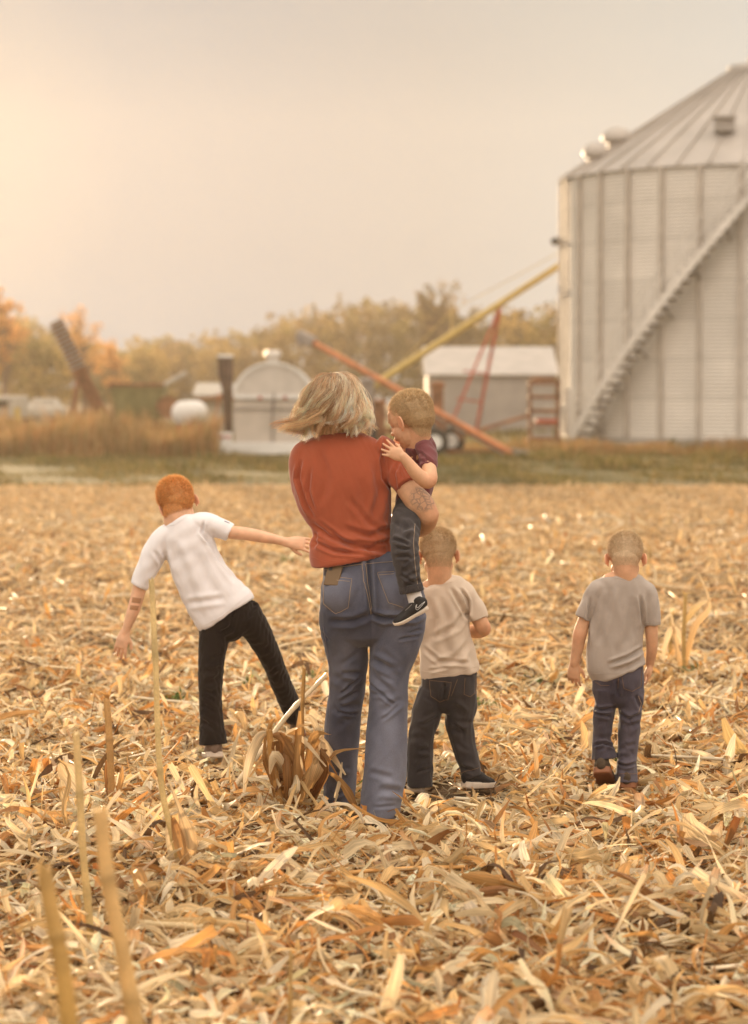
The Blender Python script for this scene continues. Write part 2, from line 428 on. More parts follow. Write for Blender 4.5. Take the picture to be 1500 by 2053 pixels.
# upright scraps that catch the light
V, Q, C, U = join([batch(900, 5.2, 14, (.05, .16), (.008, .03), 6, 1.0, 1.2, .03), batch(1500, 14, 30, (.06, .2), (.01, .04), 4, 1.0, 1.2, .03)])
tag(np_mesh('curled_husk_scraps', V, Q, M['residue'], col=C, uv=U), 'curled husk scraps sticking up out of the residue', 'crop residue', kind='stuff')
# a few green weeds
GP = np.array([(.10, .16, .03), (.16, .20, .05), (.20, .22, .07)])
wp = []
for (px, py) in [(500, 1388), (640, 1386), (1068, 1383), (1230, 1545), (1385, 1365), (350, 1425), (700, 1610), (1180, 1262), (240, 1310), (575, 1135), (960, 1440)]:
    Y = F * CAMH / (py - 779); c = P(px, py, Y); n = 26
    xy = np.array([[c.x, c.y]]) + rng.normal(0, .035, (n, 2)) * np.array([1, 1.6])
    wp.append(leaves(n, xy, zz(xy, .02) + .035, (.03, .07), (.01, .022), 4, .5, .9, pal=GP, pw=np.ones(3) / 3))
V, Q, C, U = join(wp)
tag(np_mesh('green_weeds', V, Q, M['grass'], col=C, uv=U), 'small green weed seedlings growing through the husks', 'weeds', kind='stuff')

# grass verge and tall dry weeds
def blades(n, xf, y0, y1, hr, wr, pal, lean=.3):
    y = rng.uniform(y0, y1, n); x = xf(n, y)
    h = rng.uniform(*hr, n) * (.62 + .55 * np.sin(x * 2.3 + 2 * np.sin(y * .7)) * np.sin(x * .8 + 1)); w = rng.uniform(*wr, n); yaw = rng.uniform(0, 6.28, n)
    ln = rng.normal(0, lean, (n, 2)) * h[:, None]
    d = np.stack([np.cos(yaw), np.sin(yaw)], 1) * w[:, None] / 2
    V = np.zeros((n, 6, 3))
    for k, (fz, fw) in enumerate([(0, 1), (.55, .8), (1, .15)]):
        c = np.stack([x, y], 1) + ln * fz ** 2
        V[:, 2 * k, :2] = c - d * fw; V[:, 2 * k + 1, :2] = c + d * fw
        V[:, 2 * k, 2] = V[:, 2 * k + 1, 2] = h * fz
    b = (np.arange(n) * 6)[:, None, None]
    Q = (b + np.array([[0, 1, 3, 2], [2, 3, 5, 4]])[None]).reshape(-1, 4)
    col = pal[rng.integers(0, len(pal), n)] * rng.uniform(.7, 1.2, (n, 1))
    return V.reshape(-1, 3), Q, np.repeat(col, 6, 0), np.zeros((n * 6, 2))
GV = np.array([(.13, .12, .03), (.18, .14, .045), (.11, .105, .03), (.30, .21, .09), (.24, .17, .065)])
DW = np.array([(.36, .18, .07), (.42, .24, .10), (.26, .13, .05), (.44, .30, .14), (.22, .16, .05), (.30, .22, .10)])
wide = lambda n, y: rng.uniform(-1, 1, n) * (.155 * y + 3)
def patchy(n, y):
    x = rng.uniform(-1, 1, n) * (.155 * y + 3); k = np.sin(x * 1.3 + y * .8) * np.cos(x * .5 - y * .45) + rng.normal(0, .35, n)
    return np.where(k > -.15, x, 200)
def clean(t):
    v, q, c, u = t; bad = (v.reshape(-1, 6, 3)[:, 0, 0] > 150); k = ~bad
    v = v.reshape(-1, 6, 3)[k].reshape(-1, 3); c = c.reshape(-1, 6, 3)[k].reshape(-1, 3); n = k.sum()
    b = (np.arange(n) * 6)[:, None, None]
    return v, (b + np.array([[0, 1, 3, 2], [2, 3, 5, 4]])[None]).reshape(-1, 4), c, np.zeros((n * 6, 2))
V, Q, C, U = join([clean(blades(9000, patchy, 36.5, 41, (.03, .09), (.01, .02), GV)), clean(blades(28000, patchy, 39.5, 48, (.04, .14), (.012, .03), GV)), clean(blades(30000, patchy, 47, 60, (.08, .26), (.015, .04), GV)),
                   blades(14000, wide, 58, 100, (.10, .30), (.03, .07), GV)])
tag(np_mesh('verge_grass', V, Q, M['grass'], col=C, uv=U), 'green and yellowing grass along the far edge of the cornfield', 'grass', kind='stuff')
def leftband(n, y): return (rng.uniform(-60, 438, n) - 750) / F * y
def rightband(n, y):
    c = rng.choice([1165, 1215, 1300, 1345, 1420, 1490, 1540, 1250], n) + rng.normal(0, 26, n); return (c - 750) / F * y
V, Q, C, U = join([blades(15000, leftband, 56.5, 70, (.3, 1.1), (.02, .06), DW, .22), blades(7000, rightband, 57.5, 63, (.10, .42), (.015, .04), DW, .3),
                   blades(2600, lambda n, y: (rng.uniform(860, 1130, n) - 750) / F * y, 60, 66, (.08, .30), (.02, .05), DW, .3)])
tag(np_mesh('tall_dry_weeds', V, Q, M['grass'], col=C, uv=U), 'tall orange brown dry weeds in front of the farmyard', 'weeds', kind='stuff')

# ================================================================== trees
def crown_cloud(blobs, per, size, pal, dark=.6):
    V, C = [], []
    for (c, r) in blobs:
        n = int(per * r[0] * r[2])
        d = rng.normal(0, 1, (n, 3)); d /= np.linalg.norm(d, axis=1)[:, None]
        rad = rng.random(n) ** .45 * (1 + .22 * np.sin(d[:, 0] * 7 + c[0]) * np.cos(d[:, 2] * 6 + c[1]))
        p = d * rad[:, None] * np.array(r) + np.array(c)
        a = rng.normal(0, 1, (n, 3)); a /= np.linalg.norm(a, axis=1)[:, None]
        b = np.cross(a, rng.normal(0, 1, (n, 3))); b /= np.linalg.norm(b, axis=1)[:, None] + 1e-6
        s = rng.uniform(.5, 1.2, n)[:, None] * size
        V.append(np.stack([p - a * s - b * s * .6, p + a * s - b * s * .6, p + a * s + b * s * .6, p - a * s + b * s * .6], 1).reshape(-1, 3))
        cc = pal[rng.integers(0, len(pal))] * rng.uniform(.75, 1.25) * rng.uniform(.8, 1.2, (n, 1))
        C.append(np.repeat(cc, 4, 0))
    V = np.concatenate(V); C = np.concatenate(C)
    return V, np.arange(len(V)).reshape(-1, 4), np.clip(C, 0, 1)
TP = np.array([(.155, .115, .055), (.195, .135, .06), (.14, .105, .05), (.22, .145, .065), (.17, .13, .05)])
TG = np.array([(.22, .175, .06), (.26, .19, .065), (.32, .22, .075)])
TY = np.array([(.60, .30, .08), (.50, .25, .07), (.66, .36, .11)])  # leaf colour of the left trees with the golden sun veil painted in
def limbs(root, base, h, spread, n, r0, lean=0):
    mb = MB(); base = Vector(base)
    top = base + Vector((lean, 0, h * .62))
    mb.tube([base, base + Vector((lean * .2, 0, h * .2)), base + Vector((lean * .6, 0, h * .42)), top], [r0, r0 * .8, r0 * .6, r0 * .35], 8)
    tips = []
    for i in range(n):
        t = random.uniform(.25, .95); a = base.lerp(top, t)
        an = random.uniform(0, 6.28); el = random.uniform(.4, 1.2); ln = h * random.uniform(.22, .45) * (1.15 - t * .4)
        d = Vector((math.cos(an) * math.cos(el) * spread, math.sin(an) * math.cos(el) * spread, math.sin(el)))
        m = a + d * ln * .5 + Vector((0, 0, .03 * h)); e = a + d * ln
        mb.tube([a, m, e], [r0 * .35, r0 * .2, r0 * .07], 5); tips.append(e)
        for k in range(3):
            d2 = (d + Vector((random.uniform(-.7, .7), random.uniform(-.7, .7), random.uniform(-.1, .7)))).normalized()
            s_ = a.lerp(e, random.uniform(.4, .9)); e2 = s_ + d2 * ln * random.uniform(.35, .6)
            mb.tube([s_, e2], [r0 * .12, r0 * .04], 4); tips.append(e2)
    mb.build('trunk', M['bark'], root)
    return tips
def tree(px, Y, topy, wpx, pal, label, dense=1.0, leaf=.16, kind='tree', n=12, name='tree', group=None):
    s = F / Y; x = (px - 750) / F * Y; h = CAMH + (779 - topy) / s; w = wpx / s / 2
    root = empty(name, (x, Y, 0), label, kind, group)
    tips = limbs(root, (x, Y, 0), h * .92, w / h * 2.2, n, h * (.022 if dense >= .8 else .03), random.uniform(-.3, .3))
    bl = []
    if dense >= .8:
        for i in range(int(22 * dense)):
            an = random.uniform(0, 6.28); u = random.random() ** .6; zc = random.uniform(.22, .86)
            rr = w * math.sin(math.pi * min(1, zc * .8 + .18)) ** .6
            bl.append(((x + math.cos(an) * rr * u * .8, Y + math.sin(an) * rr * u * .8, h * zc), (w * .34, w * .34, h * .13)))
    for t in tips:
        r = random.uniform(.25, .6) * (1 if dense >= .8 else .75); bl.append((tuple(t), (r, r, r * .8)))
    V, Q, C = crown_cloud(bl, 60 if dense >= .8 else 700 * dense, leaf, pal)
    np_mesh('crown', V, Q, M['foliage'], root, col=C, smooth=False)
    return root
# the wood behind the farmyard reads as one mass
woods = []
tops = [(-60, 590), (0, 625), (60, 650), (110, 665), (160, 665), (205, 690), (250, 712), (300, 684), (350, 685), (400, 680), (450, 684), (500, 668), (540, 655), (585, 632), (630, 622), (680, 612), (720, 602), (765, 598), (810, 618), (850, 606), (890, 602), (930, 622), (970, 634), (1010, 612), (1050, 628), (1090, 622), (1130, 618), (1180, 630), (1260, 640), (1400, 640), (1560, 640)]
tx = np.array([t[0] for t in tops]); tyy = np.array([t[1] for t in tops])
for px in np.arange(-90, 1600, 17):
    for row in range(3):
        Y = 165 + row * 14 + random.uniform(-4, 4); s = F / Y
        top = np.interp(px, tx, tyy) + random.uniform(-26, 6) + (2 - row) * 15
        h = CAMH + (779 - top) / s; x = (px + random.uniform(-9, 9) - 750) / F * Y
        pal_ = TG[random.randrange(3)] if (random.random() < .25 or px < 330) else TP[random.randrange(5)]  # left end takes the yellower palette, sun glow painted into the foliage
        pp = np.array([pal_])
        bl = [((x + random.uniform(-.5, .5), Y, h * z), (random.uniform(.5, .95), 1.2, random.uniform(.45, .8))) for z in (.2, .38, .55, .7, .84)]
        bl += [((x + random.uniform(-.9, .9), Y, h * random.uniform(.8, .97)), (.28, .4, .3)) for _ in range(4)]
        v, q, c = crown_cloud(bl, 150, .12, pp)
        woods.append((v, q, c, np.zeros((len(v), 2))))
V, Q, C, U = join(woods)
tag(np_mesh('woodland', V, Q, M['foliage'], col=C, smooth=False), 'brown autumn woodland forming the skyline behind the farmyard', 'woodland', kind='stuff')

tree(876, 155, 505, 130, TP, 'tall airy tree with bare twigs rising above the wood, left of the bin', .42, .085, n=30)
tree(12, 140, 545, 90, TY, 'golden tree at the far left edge, sun glow put into its leaf colour', .45, .09, n=24)
tree(-55, 140, 540, 110, TY, 'golden tree cut off by the left edge of the picture', .35, .1, n=12)
tree(172, 140, 585, 110, TY, 'thin bare tree with few golden leaves behind the leaning elevator', .22, .07, n=26)
tree(232, 150, 655, 70, TY, 'small sparse orange tree right of the leaning elevator', .4, .07, n=16)
tree(78, 120, 655, 150, TG, 'broad yellow green bushy tree left of the leaning elevator', .9, .12)
tree(305, 150, 688, 130, TG, 'rounded olive green tree above the green grain wagon', .9, .12)
tree(590, 150, 640, 110, TP, 'brown leafy tree at the left shoulder of the tall wood', .8, .12)
tree(1075, 150, 628, 110, TG, 'olive green tree behind the white shed roof', .8, .12)

# ================================================================== farmyard
galv = mat('galvanised_steel', (.72, .68, .63), .5, .2, noise=(1.2, .85, 1.1))
galv2 = mat('galvanised_roof', (.40, .365, .335), .5, .3, noise=(.8, .85, 1.12))
ribm = mat('weathered_rib', (.47, .42, .37), .6, .2, noise=(4, .85, 1.15))
gdark = mat('weathered_steel', (.27, .24, .22), .6, .4, noise=(8, .8, 1.2))
yel = mat('yellow_paint', (.46, .33, .10), .5, noise=(3, .8, 1.1))
red = mat('red_paint', (.42, .07, .04), .6, noise=(3, .7, 1.2))
orang = mat('orange_paint', (.46, .17, .07), .55, noise=(5, .7, 1.15))
white = mat('white_paint', (.70, .69, .67), .5, noise=(2, .85, 1.05))
greenp = mat('green_paint', (.17, .16, .07), .6, noise=(3, .8, 1.2))
rust = mat('rusty_steel', (.20, .09, .045), .85, noise=(5, .6, 1.4))
black = mat('dark_rubber', (.03, .028, .026), .8, noise=(10, .8, 1.3))
conc = mat('concrete', (.38, .35, .31), .9, noise=(3, .8, 1.15))
graywall = mat('grey_siding', (.30, .275, .26), .7, noise=(2, .9, 1.1))

# --- grain bin
BX, BY, BR = (1515 - 750) / F * 72, 72.0, 388 / F * 72
ZE, ZA = 7.78, 11.1
bin_ = empty('grain_bin', (BX, BY, 0), 'large round galvanised grain bin with corrugated walls and conical roof on the right', 'grain bin')
nz, na = 77 * 4, 180
zs = np.linspace(.22, ZE, nz + 1); rr = BR + .02 * np.sin(zs / .1 * 2 * math.pi)
an = np.arange(na) / na * 2 * math.pi
V = np.stack([BX + rr[:, None] * np.cos(an), BY + rr[:, None] * np.sin(an), np.repeat(zs[:, None], na, 1)], -1).reshape(-1, 3)
i, j = np.meshgrid(np.arange(nz), np.arange(na), indexing='ij'); a_ = (i * na + j).ravel(); b_ = (i * na + (j + 1) % na).ravel()
galvw = mat('galvanised_wall', attr=True, rough=.5, metal=.2, noise=(.7, .9, 1.06), noise2=(9, .96, 1.03))
ring_ = np.floor((zs - .22) / 1.1).astype(int); seg_ = np.floor(((np.degrees(an) + 92.15) % 360) / 22.5 + (ring_[:, None] % 2) * .5).astype(int)
tone = np.random.default_rng(3).uniform(.90, 1.05, (9, 20))[np.clip(ring_, 0, 8)[:, None].repeat(na, 1), seg_ % 20]
tone = tone * np.where(np.abs(((zs - .22) / 1.1) % 1 - .02) < .025, .82, 1)[:, None]
np_mesh('wall', V, np.stack([a_, b_, b_ + na, a_ + na], 1), galvw, bin_, col=(tone[..., None] * np.array([.72, .68, .63])).reshape(-1, 3))
def bp(al, r, z):   # al: degrees to the left of the side facing the camera
    t = math.radians(-90 - al); return Vector((BX + r * math.cos(t), BY + r * math.sin(t), z))
mb = MB(); mb.tube([(BX, BY, -.05), (BX, BY, .2)], BR + .12, 64); mb.build('foundation', conc, bin_)
for k in range(32):
    al = 2.15 + 11.25 * k
    o = MB().box((bp(al, BR + .06, 4)), (.11, .11, ZE - .25), Matrix.Rotation(math.radians(-al), 3, 'Z')).build('stiffener', ribm, bin_)
nr = 60
rf = []; ff = []
mb = MB()
prof = [(BR + .12, ZE - .04), (BR + .02, ZE + .03), (.75, ZA - .1)]
v = []
for (r, z) in prof:
    for k in range(nr): t = 2 * math.pi * k / nr; v.append((BX + r * math.cos(t), BY + r * math.sin(t), z))
f = [(q * nr + k, q * nr + (k + 1) % nr, (q + 1) * nr + (k + 1) % nr, (q + 1) * nr + k) for q in range(2) for k in range(nr)]
roof = MB().add(v, f).build('roof', galv2, bin_, ang=20)
for k in range(40):
    al = 9 * k + 4
    a = bp(al, BR + .1, ZE + .01); b = bp(al, .8, ZA - .08)
    MB().bar(a, b, .045, .09).build('roof_rib', galv2, roof)
MB().tube([(BX, BY, ZA - .14), (BX, BY, ZA + .02), (BX, BY, ZA + .05), (BX, BY, ZA + .3)], [.95, .9, .35, .3], 24).build('peak_cap', galv2, roof)
def roofp(px, py, up=0):
    r_ = None
    # point on the cone at this azimuth, given as left angle and radius
    return None
def cone(al, r, up=0): return bp(al, r, ZE + (BR - r) * (ZA - ZE) / (BR - .75) + up)
for (al, r, rad) in [(78, 5.0, .30), (80, 4.3, .36)]:
    c = cone(al, r, .0)
    mb = MB(); mb.tube([c + Vector((0, 0, q_)) for q_ in (-.1, .06, .10, .22, .34, .44, .50, .52)], [rad * .8, rad * .85, rad * 1.25, rad * 1.3, rad * 1.15, rad * .8, rad * .4, .03], 20)
    mb.build('roof_vent', galv2, roof)
c = cone(21.5, 4.3, .22)
mb = MB(); mb.box(c, (.5, .5, .36)); mb.box(c + Vector((0, -.05, .2)), (.6, .66, .06)); mb.build('roof_hatch', galv2, roof)
# spiral stair
a0, a1, z0, z1 = 61, 1, .2, 8.1
def st(t, r, dz=0): al = a0 + (a1 - a0) * t; return bp(al, r, z0 + (z1 - z0) * t + dz)
for r in (BR + .16, BR + .78):
    stair = MB()
    for k in range(40): stair.bar(st(k / 40, r), st((k + 1) / 40, r), .04, .2)
    stair = stair.build('stair_stringer', galv, bin_)
for k in range(34):
    t = (k + .5) / 34; al = a0 + (a1 - a0) * t
    MB().box(st(t, BR + .47, .04), (.30, .62, .07), Matrix.Rotation(math.radians(-al), 3, 'Z')).build('stair_tread', gdark, stair)
rl = MB()
for dz in (.55, 1.0): rl.tube([st(k / 40, BR + .8, dz) for k in range(41)], .02, 6)
for k in range(20): rl.tube([st((k + .5) / 20, BR + .8, -.05), st((k + .5) / 20, BR + .8, 1.0)], .018, 6)
rl.build('hand_rail', galv, bin_)
for k in range(7):
    t = (k + .6) / 7.5
    MB().bar(st(t, BR + .02, -.45), st(t, BR + .75, -.08), .05).build('stair_bracket', gdark, stair)
# ladder-like frame and downpipe at the bin's left foot
mb = MB(); al = 73
mb.tube([bp(al, BR + .2, .1), bp(al, BR + .2, 1.6)], .05, 8); mb.tube([bp(al + 7, BR + .32, .0), bp(al + 5, BR + .15, 1.2)], .04, 8)
for k in range(5): mb.bar(bp(al, BR + .2, .3 + .25 * k), bp(al - 8, BR + .2, .3 + .25 * k), .04)
mb.build('drain_pipe', galv, bin_)
# floodlight on the bin
fl = P(1113, 484, 72)
root = empty('flood_light', fl, 'small dark floodlight on a bracket at the upper left side of the grain bin', 'flood light')
MB().box(fl, (.22, .12, .2), Matrix.Rotation(math.radians(-28), 3, 'Y')).build('lamp_head', black, root, .01)
MB().tube([fl + Vector((.05, 0, -.08)), fl + Vector((.16, 0, -.2)), fl + Vector((.34, .05, -.24))], .02, 6).build('bracket', gdark, root)

# --- yellow auger
A0 = P(636, 845, 73); A1 = P(1150, 514, 75.5)
root = empty('grain_auger', (A0.x, A0.y, 0), 'long yellow grain auger slanting up to the bin on red legs', 'auger')
MB().tube([A0, A0.lerp(A1, .5), A1], [.11, .11, .10], 14).build('tube', yel, root)
q = A0.lerp(A1, .42)
def onray(px, py, Y): return P(px, py, Y)
apex = P(1004, 612, 74.8)
MB().bar(P(908, 842, 74.2), apex, .06).build('leg', red, root)
MB().bar(P(955, 862, 75.8), apex, .075).build('leg', red, root)
MB().bar(P(930, 744, 74.5), P(978, 750, 75.3), .05).build('cross_brace', red, root)
MB().bar(P(917, 800, 74.3), P(965, 806, 75.6), .05).build('cross_brace', red, root)
mast = P(960, 560, 74.9)
MB().tube([A0.lerp(A1, .3) + Vector((0, 0, .1)), P(905, 640, 74.6)+Vector((0,0,.25)), P(1118, 508, 75.3)], .013, 5).build('truss_cable', yel, root)
MB().bar(P(905, 668, 74.6), P(905, 640, 74.6)+Vector((0,0,.25)), .04).build('truss_post', yel, root)
MB().box(P(642, 850, 73), (.6, .5, .4)).box(P(642, 868, 73), (.4, .3, .5)).build('hopper', yel, root, .02)
# --- orange auger on its wheels
B0 = P(1034, 914, 57.9); B1 = P(622, 683, 60.5)
root = empty('conveyor_auger', (B0.x, B0.y, 0), 'dull orange transport auger lying across the farmyard behind the woman', 'auger')
MB().tube([B0, B1], [.085, .07], 12).build('tube', orang, root)
dB = (B1 - B0).normalized()
mb = MB(); mb.box(B1 + dB * .12, (.5, .26, .24), dB.to_track_quat('X', 'Z').to_matrix()); mb.box(B1 + dB * .30 - Vector((0, 0, .12)), (.22, .22, .3)); mb.build('spout', gdark, root, .02)
MB().tube([B0.lerp(B1, .05) + Vector((0, 0, -.11)), B0.lerp(B1, .6) + Vector((0, 0, -.16))], .03, 6).build('drive_shaft', gdark, root)
ax = B0.lerp(B1, .32)
mb = MB(); mb.bar(ax, Vector((ax.x + .35, ax.y + .4, .35)), .07); mb.bar(ax, Vector((ax.x - .25, ax.y - .3, .35)), .07); mb.bar(P(930, 872, 58.4), P(1062, 832, 59), .08); mb.bar(P(880, 905, 58), P(1000, 903, 58.2), .07)
mb.build('undercarriage', rust, root)
for (px, Y) in ((872, 58.0), (905, 59.3)):
    c = P(px, 880, Y); c.z = .34
    w = MB().tube([c - Vector((.0, .10, 0)), c + Vector((0, .10, 0))], .34, 20).build('wheel', black, root, .03)
    MB().tube([c - Vector((.0, .12, 0)), c + Vector((0, .12, 0))], .17, 14).build('rim', white, w)
# inlet grain scoop
MB().add([B0 + Vector(v) for v in [(-.1, -.25, .18), (.45, -.25, .1), (.45, .25, .1), (-.1, .25, .18), (.0, -.12, -.1), (.3, -.12, -.1), (.3, .12, -.1), (.0, .12, -.1)]],
     [(0, 1, 5, 4), (1, 2, 6, 5), (2, 3, 7, 6), (3, 0, 4, 7), (4, 5, 6, 7)]).build('hopper', conc, root)

# --- machine shed
def house(name, x0, x1, Y, depth, base, eave, ridge, label, cat, wallm, roofm, over=.15, gable=None):
    root = empty(name, ((x0 + x1) / 2, Y, 0), label, cat)
    nrib = max(4, int((x1 - x0) / .25)); mb = MB()
    mb.box(((x0 + x1) / 2, Y + depth / 2, (base + eave) / 2), (x1 - x0, depth, eave - base))
    mb.add([(x0, Y, eave), (x0, Y + depth, eave), (x0, Y + depth / 2, ridge - .05), (x1, Y, eave), (x1, Y + depth, eave), (x1, Y + depth / 2, ridge - .05)], [(0, 1, 2), (3, 5, 4)])
    for k in range(nrib): mb.box((x0 + (k + .5) * (x1 - x0) / nrib, Y - .012, (base + eave) / 2), (.04, .03, eave - base - .02))
    mb.build('wall', wallm, root, smooth=False)
    mb = MB()
    for sgn, (ya, yb) in ((1, (Y - over, Y + depth / 2)), (-1, (Y + depth + over, Y + depth / 2))):
        sl = (ridge - eave) / (depth / 2); za = eave - over * sl + .03
        mb.add([(x0 - over, ya, za), (x1 + over, ya, za), (x1 + over, yb, ridge + .03), (x0 - over, yb, ridge + .03), (x0 - over, ya, za + .05), (x1 + over, ya, za + .05), (x1 + over, yb, ridge + .08), (x0 - over, yb, ridge + .08)],
               [(0, 1, 2, 3), (7, 6, 5, 4), (0, 4, 5, 1), (1, 5, 6, 2), (3, 7, 4, 0), (2, 6, 7, 3)])
    mb.build('roof', roofm, root, smooth=False)
    return root
xs_ = lambda px, Y: (px - 750) / F * Y
sh = house('machine_shed', xs_(858, 90), xs_(1112, 90), 90, 6, 0, 2.12, 3.15, 'low grey shed with a pale metal roof beside the grain bin', 'shed', graywall, mat('shed_roof_metal', (.42, .385, .355), .5, .2, noise=(1.5, .85, 1.1)))
MB().box((xs_(1010, 90), 89.97, .95), (1.5, .05, 1.8)).build('door', graywall, sh)
# --- rusty rack of parts near the bin
rx = P(1090, 868, 66)
root = empty('equipment_rack', (rx.x, 66, 0), 'rusty rack stacked with pale and red metal parts beside the bin', 'rack')
for sx in (-.38, .38):
    for sy in (-.3, .3): MB().box((rx.x + sx, 66 + sy, .95), (.06, .06, 1.9)).build('post', rust, root)
for k in range(5): 
    MB().box((rx.x, 66, .25 + k * .38), (.86, .66, .09)).build('shelf', rust, root)
for k, m_ in enumerate((conc, red, conc, conc, rust)):
    t_ = MB().box((rx.x + random.uniform(-.1, .1), 65.95, .36 + k * .38), (.6, .5, .1)).build('metal_part', m_, root, .02)
# --- dark implement behind the toddler
dx = P(790, 880, 61)
root = empty('old_seed_planter', (dx.x, 61, 0), 'dark rusty farm implement half hidden behind the woman and toddler', 'farm implement')
mb = MB(); mb.box((dx.x - .1, 61, .55), (2.6, .14, .14)); mb.box((dx.x - .1, 61.7, .55), (2.6, .12, .12)); mb.bar((dx.x, 61, .6), (dx.x, 63, .5), .1); mb.bar((dx.x + 1.1, 61, .6), (dx.x + 1.75, 60.6, .25), .08)
mb.build('frame', rust, root)
for px, h in ((738, 1.75), (760, 1.2), (877, 1.65), (806, 1.0)):
    x = xs_(px, 61); MB().box((x, 61.1, h / 2 + .25), (.30, .3, h - .2)).tube([(x, 61.1, h), (x, 61.1, h + .12)], .2, 12).build('seed_hopper', rust if px != 738 else gdark, root, .03)
for px in (720, 750, 868, 890):
    x = xs_(px, 60.7); w = MB().tube([(x - .07, 60.7, .38), (x + .07, 60.7, .38)], .38, 20).build('wheel', black, root, .02)
    MB().tube([(x - .08, 60.7, .38), (x + .08, 60.7, .38)], .15, 12).build('rim', rust, w)
# --- arched silver trailer
TY0 = 58; tx0, tx1 = xs_(470, TY0), xs_(624, TY0); w2 = (tx1 - tx0) / 2; tcx = (tx0 + tx1) / 2
root = empty('stock_trailer', (tcx, TY0, 0), 'silver arched roof trailer with a small roof vent parked left of the woman', 'trailer')
silver = mat('aluminium', (.56, .52, .48), .45, .35, noise=(2, .85, 1.1)); silver2 = mat('pale_panel', (.46, .41, .36), .6, noise=(2, .85, 1.1))
sp = 1.42
mb = MB(); mb.box((tcx, TY0 + 2, (sp + .28) / 2 + .0), (2 * w2, 4, sp - .28)); mb.build('box_body', silver2, root, .02)
n = 24; v = []
for y in (TY0 - .02, TY0 + 4.02):
    for k in range(n + 1): t = math.pi * k / n; v.append((tcx - w2 * math.cos(t), y, sp + .88 * w2 * math.sin(t)))
f = [(k, k + 1, n + 1 + k + 1, n + 1 + k) for k in range(n)] + [tuple(range(n, -1, -1)), tuple(range(n + 1, 2 * n + 2))]
rf = MB().add(v, f).build('arched_roof', silver, root)
mb = MB()
for k in range(n): 
    a, b = math.pi * k / n, math.pi * (k + 1) / n
    mb.bar((tcx - w2 * math.cos(a), TY0 - .03, sp + .88 * w2 * math.sin(a)), (tcx - w2 * math.cos(b), TY0 - .03, sp + .88 * w2 * math.sin(b)), .07)
mb.build('roof_rim', white, rf)
MB().box((tcx, TY0 - .03, sp - .0), (2 * w2, .05, .09)).build('trim_band', white, root, .005)
MB().box((tcx, TY0 - .025, sp - .28), (2 * w2, .04, .025)).box((tcx + .0, TY0 - .025, .78), (.05, .05, 1.0)).build('door_seam', gdark, root)
MB().tube([(tcx, TY0 + .3, sp + .85 * w2), (tcx, TY0 + .3, sp + .85 * w2 + .2), (tcx, TY0 + .3, sp + .85 * w2 + .22), (tcx, TY0 + .3, sp + .85 * w2 + .34)], [.15, .15, .22, .16], 16).build('roof_vent', silver, rf)
bx = MB().box(((xs_(437, TY0) + tx1) / 2, TY0 - .1, .19), (tx1 - xs_(437, TY0), .16, .28)).build('bumper', white, root, .01)
MB().box((xs_(452, TY0), TY0 - .08, .45), (.34, .12, .24)).build('light_box', white, root, .01)
for px in (446, 458): MB().box((xs_(px, TY0), TY0 - .15, .46), (.08, .03, .07)).build('tail_light', red, root)
for x in (tx0 + .25, tx1 - .25):
    for y in (TY0 + 2.2, TY0 + 3.0): MB().tube([(x - .1, y, .3), (x + .1, y, .3)], .3, 18).build('wheel', black, root)
for x in (tcx - .3, tcx + .3): MB().box((x, TY0 - .06, sp - .02), (.08, .04, .07)).build('marker_light', red, root)
MB().bar((tcx + .03, TY0 - .05, sp + .1), (tcx + .03, TY0 - .05, sp - .3), .05).build('latch', gdark, root)
# dark chute next to it
c0 = P(452, 716, 60)
root = empty('grain_leg_chute', (c0.x, 60, 0), 'dark upright chute with a pale cap left of the silver trailer', 'chute')
brownm = mat('dark_brown_steel', (.075, .045, .035), .7, noise=(6, .7, 1.3))
t_ = P(452, 716, 60); m_ = P(453, 752, 60); l_ = P(458, 868, 60)
MB().tube([(l_.x, 60, .0), (l_.x, 60, l_.z), (m_.x + .03, 60, m_.z - .35), (m_.x, 60, m_.z), (t_.x, 60, t_.z)], [.09, .10, .13, .19, .19], 4).build('pipe', brownm, root)
MB().box((t_.x, 60, t_.z + .03), (.36, .36, .07)).build('cap', white, root)
MB().bar(P(440, 790, 59.9), P(428, 860, 59.9), .03).build('stay', orang, root)
# white tank
c = P(368, 828, 62); rT = 25 * mpp(62)
root = empty('fuel_tank', (c.x, 62, 0), 'white cylindrical fuel tank with a rounded end on a red stand', 'tank')
ta = Vector((.14, 1, 0)).normalized(); v = []
prof = [(-.12, .05), (-.10, .5), (-.06, .8), (0, 1), (1.5, 1), (1.56, .8), (1.6, .5), (1.62, .05)]
MB().tube([Vector((c.x, 62, c.z)) + ta * a for a, _ in prof], [rT * r for _, r in prof], 28, bref=(0, 0, 1)).build('shell', white, root)
for a in (.15, 1.3):
    b = Vector((c.x, 62, 0)) + ta * a
    MB().bar(b + Vector((-.22, 0, 0)), b + Vector((-.15, 0, c.z - .2)), .05).bar(b + Vector((.22, 0, 0)), b + Vector((.15, 0, c.z - .2)), .05).bar(b + Vector((-.25, 0, .45)), b + Vector((.25, 0, .45)), .05).build('stand', red, root)
# low farm building behind the tank
hb = house('farm_outbuilding', xs_(395, 84), xs_(520, 84), 84, 4, 0, 1.35, 1.75, 'low pale outbuilding with a rusty red roof edge behind the fuel tank', 'outbuilding', conc, conc)
MB().add([P(385, 803, 83.7), P(470, 782, 83.7), P(470, 803, 83.7), P(385, 803, 83.9), P(470, 782, 83.9), P(470, 803, 83.9)], [(0, 1, 2), (5, 4, 3), (0, 3, 4, 1), (1, 4, 5, 2), (2, 5, 3, 0)]).build('gable', rust, hb)
